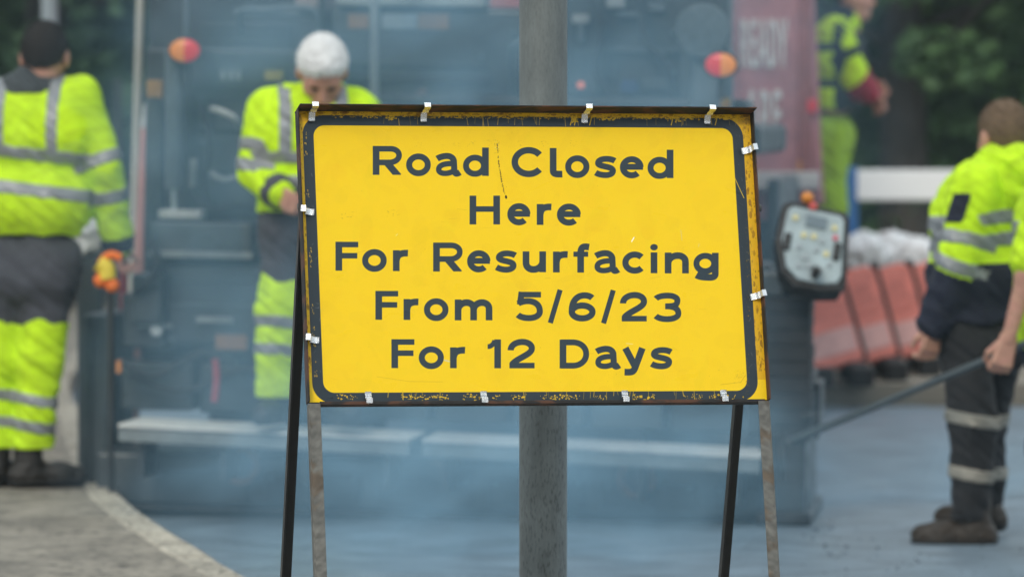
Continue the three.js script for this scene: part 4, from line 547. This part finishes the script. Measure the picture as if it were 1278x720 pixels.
  mesh('chassis', box(1.9, 0.9, 4.4, -0.15, 0.75, -3.2, 0.05), dark, pv); for (const s of [-1, 1]) { mesh('track', box(0.34, 0.62, 3.6, s * 0.9 - 0.1, 0.34, -3.1, 0.2), rubber, pv); mesh('hopper_wing', box(0.06, 0.6, 1.6, s * 0.95, 0.95, -5.2, 0.02), dark2, pv); mesh('tow_arm', box(0.12, 0.2, 3.0, s * 1.08 - 0.1, 0.8, -1.7, 0.02), dark2, pv); }
  mesh('operator_deck', box(2.3, 0.12, 1.6, 0, 1.45, -1.4, 0.03), dark, pv);
}
// things behind the pavement worker: marker pole, striped pole, bag
{
  let d = 19.6, b = at(168, 420, d); let g = thing('marker_pole', 'tall thin whitish pole standing beside the paver', 'pole', [b.x, 0, b.z]);
  { const a = at(176, -40, d), c = at(165, 240, d), e = at(157, 430, d); mesh('pole', bar(V(e.x - b.x, 0, 0), V(a.x - b.x, a.y, 0), 0.018, 12), worn(0.55, 0.55, 0.50, 0.7), g); mesh('pole_cap', new THREE.SphereGeometry(0.02, 12, 8).translate(a.x - b.x, a.y, 0), white, g); mesh('foot', cyl(0.12, 0.1, 0.05, e.x - b.x, 0, 0, 20), rubber, g); }
  d = 19.0; b = at(166, 420, d); g = thing('striped_pole', 'leaning faded red pole with a white top beside the paver', 'pole', [b.x, 0, b.z]);
  { const a = at(187, 130, d), m = at(183, 160, d), e = at(160, 420, d), z = V(b.x, 0, b.z); mesh('pole', bar(V(e.x, 0, e.z).sub(z), m.clone().sub(z), 0.026, 14), worn(0.62, 0.30, 0.27, 0.7), g); mesh('white_tip', bar(m.clone().sub(z), a.clone().sub(z), 0.027, 14), white, g); mesh('foot', cyl(0.12, 0.1, 0.05, e.x - b.x, 0, 0, 20), rubber, g); }
  d = 18.4; b = at(154, 400, d); g = thing('red_post', 'short bright red post behind the rake grip', 'post', [b.x, 0, b.z]);
  { const a = at(156, 292, d); mesh('post', box(0.032, a.y, 0.032, 0, a.y / 2, 0, 0.006), worn(0.6, 0.04, 0.05, 0.6), g); mesh('cap', box(0.04, 0.02, 0.04, 0, a.y + 0.01, 0, 0.006), rubber, g); }
  d = 18.9; b = at(112, 300, d); g = thing('rubble_sack', 'white plastic sack propped on a stand between the worker and the paver', 'sack', [b.x, KH, b.z]);
  { const h = b.y - KH, f = (x, y, z) => Math.hypot(x / 0.085, (y - h) / 0.075, z / 0.07) - 1 + 0.4 * n3(x * 14, y * 14, z * 14 + 3); mesh('sack', surfaceNets((x, y, z) => f(x, y, z) * 0.07, [-0.16, h - 0.14, -0.14], [0.16, h + 0.14, 0.14], 0.012), worn(0.6, 0.64, 0.66, 0.6), g); mesh('stand', [box(0.1, h - 0.06, 0.1, 0.0, (h - 0.06) / 2, 0, 0.01)], dark2, g); }
  d = 27; b = at(62, 300, d); g = thing('street_lamp', 'slim pale blue-grey street lamp rising beyond the dark-haired worker', 'street lamp', [b.x, KH, b.z]);
  mesh('post', cyl(0.05, 0.042, 5, 0, 0, 0, 20), worn(0.33, 0.40, 0.45, 0.6), g); mesh('lamp_arm', tube([V(0, 5, 0), V(0, 5.3, 0), V(0.7, 5.5, 0)], 0.03), worn(0.33, 0.40, 0.45, 0.6), g); mesh('lamp_head', box(0.5, 0.1, 0.2, 0.9, 5.5, 0, 0.04), pale, g);
  d = 26; b = at(147, 300, d); g = thing('bollard', 'thin dark post beside the leaning red pole', 'post', [b.x, KH, b.z]); { const a = at(147, 104, d); mesh('post', cyl(0.02, 0.02, a.y - KH, 0, 0, 0, 14), black, g); mesh('cap', new THREE.SphereGeometry(0.024, 12, 8).translate(0, a.y - KH, 0), black, g); }
}
// ───────── red tipper truck ahead of the paver ─────────
{
  const d = 23.4, b = onGround(780, 152 + FPX * EYE / d), g = thing('tipper_truck', 'faded red tipper truck with white lettering beyond the paver', 'truck', [0.32, 0, -d]);
  const red = worn(0.42, 0.165, 0.18, 0.55), X = (px) => (px - 639) / pxPerM(d) - 0.32, Y = (py) => EYE - (py - 152) / pxPerM(d);
  const sh = new THREE.Shape([[-1.25, Y(250)], [X(1024), Y(250)], [X(1012), Y(0)], [X(1008), 2.9], [-1.2, 2.9]].map(([x, y]) => new THREE.Vector2(x, y)));
  const tb = mesh('tipper_body', new THREE.ExtrudeGeometry(sh, { depth: 4.6, bevelSize: 0.02, bevelThickness: 0.02, bevelSegments: 1 }).translate(0, 0, -4.6), red, g);
  mesh('tailgate_rib', box(0.06, 1.1, 0.05, X(1004), Y(130), 0.035, 0.01), worn(0.27, 0.075, 0.07, 0.55), tb); mesh('tailgate_rib', box(0.05, 1.1, 0.05, X(912), Y(130), 0.035, 0.01), red, tb);
  mesh('bumper_stripe', box(2.3, 0.09, 0.04, X(985) - 1.0, Y(225), 0.045, 0.008), worn(0.55, 0.52, 0.52, 0.6), tb); mesh('underrun_bar', box(2.35, 0.12, 0.1, X(1020) - 1.2, Y(262), -0.05, 0.02), red, tb);
  mesh('side_lamp', box(0.05, 0.07, 0.05, X(1013), Y(133), 0.045, 0.012), redLens, tb);
  mesh('marker_lamp', box(0.03, 0.06, 0.03, X(999), Y(207), 0.045, 0.008), orange, tb);
  // lettering on the tailgate
  const { FontLoader } = await import('three/addons/loaders/FontLoader.js'), { TextGeometry } = await import('three/addons/geometries/TextGeometry.js'), font = await new FontLoader().loadAsync('fonts/droid/droid_sans_bold.typeface.json');
  const word = (s, x0, x1, y0, y1) => { const t = new TextGeometry(s, { font, size: 1, depth: 0.01, curveSegments: 4 }); t.computeBoundingBox(); const k = t.boundingBox; t.translate(-k.min.x, -k.min.y, 0).scale((X(x1) - X(x0)) / (k.max.x - k.min.x), (Y(y0) - Y(y1)) / (k.max.y - k.min.y), 1).translate(X(x0), Y(y1), 0.021); mesh('lettering', t, worn(0.66, 0.64, 0.64, 0.6), tb).userData.kind = 'stuff'; };
  word('READY', 924, 983, 24, 84); word('ARE', 930, 975, 112, 174);
  mesh('chassis', box(1.0, 0.3, 6.2, 0, 0.8, -3.0, 0.02), black, g);
  const wheel = (x, z) => { const w = new THREE.Group(); w.name = 'wheel'; g.add(w); w.position.set(x, 0.5, z); mesh('tyre', new THREE.TorusGeometry(0.36, 0.15, 12, 32).rotateY(Math.PI / 2), rubber, w); mesh('rim', new THREE.CylinderGeometry(0.26, 0.26, 0.16, 24).rotateZ(Math.PI / 2), pale, w); };
  for (const z of [-1.2, -2.4, -5.6]) for (const s of [-1, 1]) wheel(s * 0.98, z);
  const cab = mesh('cab', box(2.3, 2.0, 1.6, 0, 1.95, -5.7, 0.08), red, g); mesh('rear_window', box(0.9, 0.5, 0.02, 0, 2.4, -4.88, 0.008), std(0.03, 0.04, 0.05, 0.1), cab);
  mesh('side_step', box(0.5, 0.05, 0.7, X(1040) + 0.0, Y(360) - 0.06, -2.2, 0.01), black, g); mesh('step_bracket', box(0.3, 0.3, 0.06, X(1015), Y(360) + 0.1, -2.2, 0.01), black, g);
}
// ───────── red and white barriers, sacks, board ─────────
{
  const red = worn(0.82, 0.24, 0.19, 0.6), wht = worn(0.66, 0.66, 0.64, 0.65);
  const names = ['first', 'second', 'third', 'fourth', 'fifth', 'sixth'], w = 0.34, LB = ['', 'second ', 'third ', 'fourth ', 'fifth '];
  for (let k = 0; k < 5; k++) {
    const px = 1036 + k * 48, p = onGround(px, 480 - k * 3, 0.12), g = thing('plastic_barrier', k ? `${LB[k]}red plastic barrier from the paver's control panel in the leaning row` : 'red plastic barrier closest beside the paver\'s control panel, first of the leaning row', 'barrier', [p.x, 0.12, p.z - k * 0.28], 0, 'red barriers leaning in a row on the far pavement');
    const B = new THREE.Group(); B.name = 'barrier_panel'; g.add(B); B.rotation.set(-0.16, 0.35, 0.30 - 0.02 * k); B.position.y = 0.1;
    const sh = new THREE.Shape(); sh.moveTo(-w / 2, 0); sh.lineTo(w / 2, 0); sh.lineTo(w / 2 - 0.01, 0.44); sh.quadraticCurveTo(w / 2 - 0.02, 0.48, w / 2 - 0.07, 0.48); sh.lineTo(-w / 2 + 0.07, 0.48); sh.quadraticCurveTo(-w / 2 + 0.02, 0.48, -w / 2 + 0.01, 0.44); sh.closePath();
    mesh('board', new THREE.ExtrudeGeometry(sh, { depth: 0.06, bevelSize: 0.012, bevelThickness: 0.012, bevelSegments: 2 }), red, B);
    mesh('pale_band', box(w - 0.03, 0.13, 0.01, 0, 0.11, 0.076, 0.004), worn(0.75, 0.42, 0.40, 0.5), B); mesh('recess', box(w - 0.1, 0.16, 0.01, 0, 0.32, 0.075, 0.004), worn(0.74, 0.21, 0.165, 0.65), B);
    mesh('edge_post', box(0.03, 0.53, 0.05, w / 2 + 0.012, 0.24, 0.05, 0.01), rubber, B);
    mesh('foot', box(0.13, 0.1, 0.5, -0.06, 0.05, 0.05, 0.02), rubber, g); mesh('foot', box(0.12, 0.1, 0.45, 0.16, 0.05, 0.0, 0.02), rubber, g);
  }
  [[1078, 316, 0.13], [1118, 322, 0.15], [1150, 326, 0.14], [1097, 338, 0.14], [1180, 330, 0.14]].forEach(([px, py, r], k) => {
    const d = 28.6 + (k % 2) * 0.25, p = at(px, py, d), h = p.y - 0.12, g = thing('white_sack', `${['first', 'third', 'fourth', 'second', 'fifth'][k]} lumpy white sack from the blue post, heaped behind the red barriers`, 'sack', [p.x, 0.12 + h - r, p.z], 0, 'white sacks heaped behind the barriers');
    mesh('sack', surfaceNets((x, y, z) => (Math.hypot(x / (r * 1.15), y / r, z / r) - 1 + 0.22 * n3(x * 8 + k * 5, y * 8, z * 8) + 0.05 * n3(x * 25, y * 25, z * 25 + k)) * r, [-r * 1.7, -r * 1.6, -r * 1.6], [r * 1.7, r * 1.6, r * 1.6], 0.016).translate(0, r, 0), std(0.84, 0.85, 0.85, 0.6), g);
    mesh('sack_neck', cyl(0.02, 0.012, 0.03, 0.02, r * 1.85, 0, 10), std(0.84, 0.85, 0.85, 0.6), g);
  });
  { const p = at(1128, 400, 28.8), g = thing('pallet_stack', 'stack of grey timber pallets carrying the white sacks', 'pallets', [p.x, 0.12, p.z]); const n = 6, top = at(1128, 343, 28.8).y - 0.12; for (let k = 0; k < n; k++) { const y = top * (k + 1) / n; mesh('deck_board', box(1.0, 0.025, 0.8, 0.03 * (k % 2), y - 0.0125, 0, 0.004), worn(0.17, 0.15, 0.12, 0.9), g); for (const s of [-0.42, 0, 0.42]) mesh('block', box(0.1, top / n - 0.03, 0.78, s, y - top / n / 2 - 0.012, 0, 0.006), worn(0.12, 0.105, 0.085, 0.9), g); } }
  // long white board on blue posts
  { const d = 31, p = at(1064, 300, d), g = thing('barrier_board', 'long white board on blue posts behind the white sacks', 'board', [p.x, 0.12, -d]), y0 = at(1100, 250, d).y - 0.12, y1 = at(1100, 212, d).y - 0.12, blue = worn(0.03, 0.17, 0.50, 0.55);
    mesh('board', box(2.4, y1 - y0, 0.05, 1.2 + 0.03, (y0 + y1) / 2, 0.02, 0.01), std(0.86, 0.88, 0.88, 0.55), g);
    for (const x of [0, 2.46]) { const q = mesh('post', box(0.07, y1 + 0.02, 0.07, x, (y1 + 0.02) / 2, 0, 0.01), blue, g); mesh('post_foot', box(0.3, 0.05, 0.3, x, 0.025, 0, 0.01), rubber, q); } }
}
// ───────── trees ─────────
{
  const bark = worn(0.06, 0.05, 0.04, 0.95);
  const leafM = [[0.05, 0.10, 0.03], [0.06, 0.125, 0.04], [0.10, 0.165, 0.035], [0.05, 0.105, 0.045]].map((c) => new THREE.MeshPhysicalMaterial({ color: lin(...c), roughness: 0.65 }));
  const tree = (label, x, z, h, rad, n, seed, mi, low = 0.12, group) => {
    const r = rng(seed), g = thing('tree', label, 'tree', [x, 0.1, z], 0, group), trunk = [], tp = [V(0, 0, 0), V(0.1 * (r() - 0.5), h * 0.3, 0.1), V(0.3 * (r() - 0.5), h * 0.62, 0.2 * (r() - 0.5)), V(0, h * 0.92, 0)];
    for (let i = 0; i < 3; i++) trunk.push(bar(tp[i], tp[i + 1], 0.22 - i * 0.06, 10, 0.17 - i * 0.06));
    for (let i = 0; i < 12; i++) { const t = 0.2 + 0.7 * r(), p = V(0, h * t, 0), a = r() * 6.28, l = rad * (0.5 + 0.5 * r()); trunk.push(bar(p, p.clone().add(V(Math.cos(a) * l, l * 0.45, Math.sin(a) * l)), 0.06, 6, 0.012)); }
    mesh('trunk', trunk, bark, g);
    const pos = [], nor = [], q = new THREE.Quaternion(), e = new THREE.Euler();
    const clumps = []; for (let i = 0; i < 110; i++) { const a = r() * 6.28, cy = 2 * r() - 1, s = Math.sqrt(1 - cy * cy), k = 0.35 + 0.65 * Math.cbrt(r()); clumps.push([Math.cos(a) * s * rad * k, h * (low + (1 - low) / 2) + cy * k * h * (1 - low) / 2, Math.sin(a) * s * rad * k, 0.28 + 0.42 * r()]); }
    for (let i = 0; i < n; i++) {
      const c = clumps[Math.floor(r() * clumps.length)], a = r() * 6.28, cy = 2 * r() - 1, s = Math.sqrt(1 - cy * cy), k = Math.cbrt(r()) * c[3], p = V(c[0] + Math.cos(a) * s * k, c[1] + cy * k * 0.6, c[2] + Math.sin(a) * s * k), w = 0.035 + 0.035 * r(), l = 0.07 + 0.07 * r();
      q.setFromEuler(e.set((r() - 0.5) * 2.4, r() * 6.28, (r() - 0.5) * 1.6)); const P = [V(0, 0, -l), V(w, 0.015, 0), V(0, -0.01, l), V(-w, 0.015, 0)].map((v) => v.applyQuaternion(q).add(p)); const nn = V(0, 1, 0).applyQuaternion(q);
      for (const j of [0, 2, 1, 0, 3, 2]) { pos.push(P[j].x, P[j].y, P[j].z); nor.push(nn.x, nn.y, nn.z); }
    }
    const bg = new THREE.BufferGeometry(); bg.setAttribute('position', new THREE.Float32BufferAttribute(pos, 3)); bg.setAttribute('normal', new THREE.Float32BufferAttribute(nor, 3)); mesh('crown', bg, leafM[mi], g);
    return g;
  };
  const G = 'trees making the dark wood beyond the roadworks', same = 'leafy dark green tree in the wood beyond the roadworks';
  const X = (px, d) => (px - 639) / pxPerM(d);
  tree('mid green leafy tree behind the long white board', X(1130, 37), -37, 7.5, 2.3, 16000, 101, 1, 0.10);
  tree('bright green tree above the brown-haired worker', X(1300, 39), -39, 8.5, 2.2, 15000, 102, 2, 0.16);
  tree('low-branching green tree beyond the street lamp', X(60, 36), -36, 7, 2.1, 15000, 103, 3, 0.03);
  for (const [px, d, h, rd, s, m] of [[1010, 43, 9, 2.6, 104, 0], [1220, 46, 10, 2.8, 105, 1], [1400, 44, 9, 2.6, 106, 0], [-120, 40, 8, 2.4, 107, 1], [210, 41, 9, 2.6, 108, 1], [480, 45, 9, 2.6, 109, 0], [760, 46, 9, 2.8, 110, 1], [1120, 52, 11, 3.2, 111, 3], [20, 50, 11, 3.2, 112, 0], [340, 53, 11, 3.2, 113, 1], [900, 54, 11, 3.2, 114, 1], [1330, 55, 11, 3.2, 115, 1]]) tree(same, X(px, d), -d, h, rd, 13000, s, m, 0.04, G);
  // hedge closing the wood at eye height
  const r = rng(400), pos = []; for (let i = 0; i < 42000; i++) { const x = -16 + 34 * r(), y = 2.6 * r(), z = -57.5 - 1.6 * r() - n2(x * 0.6, y) * 0.5, a = r() * 6.28, l = 0.09 + 0.08 * r(), b = r() - 0.5; const dx = Math.cos(a) * l, dy = b * l * 2, dz = Math.sin(a) * l; pos.push(x - dx, y - dy, z - dz, x + dz * 0.6, y + 0.05, z - dx * 0.6, x + dx, y + dy, z + dz, x - dx, y - dy, z - dz, x + dx, y + dy, z + dz, x - dz * 0.6, y - 0.05, z + dx * 0.6); }
  const bg = new THREE.BufferGeometry(); bg.setAttribute('position', new THREE.Float32BufferAttribute(pos, 3)); bg.computeVertexNormals(); const hg = thing('hedge', 'tall dark hedge closing the wood behind the trees', 'hedge', [0, 0.1, 0]); mesh('foliage', bg, leafM[1], hg);
}
// ───────── crumbs of loose asphalt on the fresh mat ─────────
{
  const r = rng(900), parts = []; for (let i = 0; i < 50; i++) { const u = r(), px = 985 + 130 * u + (r() + r() - 1) * 70, py = 655 + 55 * u * u + (r() + r() - 1) * 24, p = onGround(px, py), s = 0.003 + 0.006 * r() * r(); const g = new THREE.IcosahedronGeometry(s, 0); g.scale(1.3, 0.8, 1).rotateY(r() * 6).translate(p.x, s * 0.5, p.z); parts.push(g); }
  for (let i = 0; i < 40; i++) { const p = onGround(900 + 378 * r(), 640 + 80 * r()), s = 0.003 + 0.005 * r() * r(); parts.push(new THREE.IcosahedronGeometry(s, 0).scale(1.3, 0.8, 1).translate(p.x, s * 0.5, p.z)); }
  tag(mesh('asphalt_crumbs', parts, std(0.12, 0.145, 0.165, 0.9), scene), 'dark loose asphalt crumbs scattered on the fresh road by the paver', 'asphalt crumbs', null, 'stuff');
}
const SMOKE = [[480, 595, 15.6, 2.1, 0.9, -0.6], [740, 600, 15.5, 2.2, 0.9, -0.6], [560, 530, 16.3, 3.0, 1.3, -0.2], [760, 480, 16.4, 1.5, 1.4, -0.1], [430, 450, 16.6, 1.7, 1.3, 0],
  [400, 330, 17.75, 2.6, 1.8, 0], [740, 300, 17.0, 1.7, 1.8, 0], [440, 120, 17.75, 2.8, 1.7, 0], [760, 110, 17.2, 2.4, 1.7, 0.1], [600, 30, 17.75, 3.0, 1.4, 0.1], [330, 220, 17.85, 1.6, 1.8, 0], [900, 130, 19.4, 1.0, 1.7, 0], [1160, 600, 18.5, 2.2, 0.6, -0.7]];
// ───────── blue fumes rising off the hot asphalt: billowing veils one behind another ─────────
{
  const r = rng(1234), veil = [0, 1, 2, 3].map((k) => { const t = noiseTex(256, (u, v) => { const x = u * 2 - 1, y = v * 2 - 1, e = Math.max(0, 1 - x * x) ** 1.3 * Math.max(0, 1 - y * y) ** 1.1, n = 0.76 + 0.7 * fbm3(u * 2.4 + k * 7, v * 2.2, k * 3.1, 3) + 0.22 * fbm3(u * 7, v * 5 + k * 9, 4, 4), a = Math.max(0, Math.min(1, e * n)); return [a, a, a]; }, false); t.wrapS = t.wrapT = THREE.ClampToEdgeWrapping;
    return new THREE.MeshStandardMaterial({ color: lin(0.235, 0.43, 0.58), roughness: 1, transparent: true, opacity: 0.255, alphaMap: t, depthWrite: false, side: THREE.DoubleSide }); });
  const smoke = tag(new THREE.Group(), 'thin blue smoke drifting off the hot asphalt around the paver', 'smoke', null, 'stuff'); smoke.name = 'asphalt_smoke'; scene.add(smoke);
  const billow = (px, py, d, w, h, turn, tilt, k) => { const g = new THREE.PlaneGeometry(w, h, 36, 24), p = g.attributes.position, s = r() * 40; for (let i = 0; i < p.count; i++) { const x = p.getX(i), y = p.getY(i); p.setZ(i, 0.16 * n3(x * 1.1 + s, y * 1.4, s) + 0.05 * n3(x * 3 + s, y * 3.4, 2) - 0.1 * x * x); } g.computeVertexNormals(); const o = mesh('smoke_veil', g, veil[k % 4], smoke), c = at(px, py, d); o.castShadow = false; o.position.set(c.x, Math.max(c.y, 0.02 + h * 0.5 * Math.cos(tilt) - 0.25), c.z); o.rotation.set(tilt, turn, (r() - 0.5) * 0.3, 'YXZ'); };
  let k = 0; for (const [px, py, d, w, h, tilt] of SMOKE) billow(px, py, d, w, h, (r() - 0.5) * 0.9, tilt + (r() - 0.5) * 0.3, k++);
}

// thin summer haze in the air
scene.fog = new THREE.FogExp2(lin(0.72, 0.92, 1).getHex(), 0.001);
renderer.render(scene, camera);
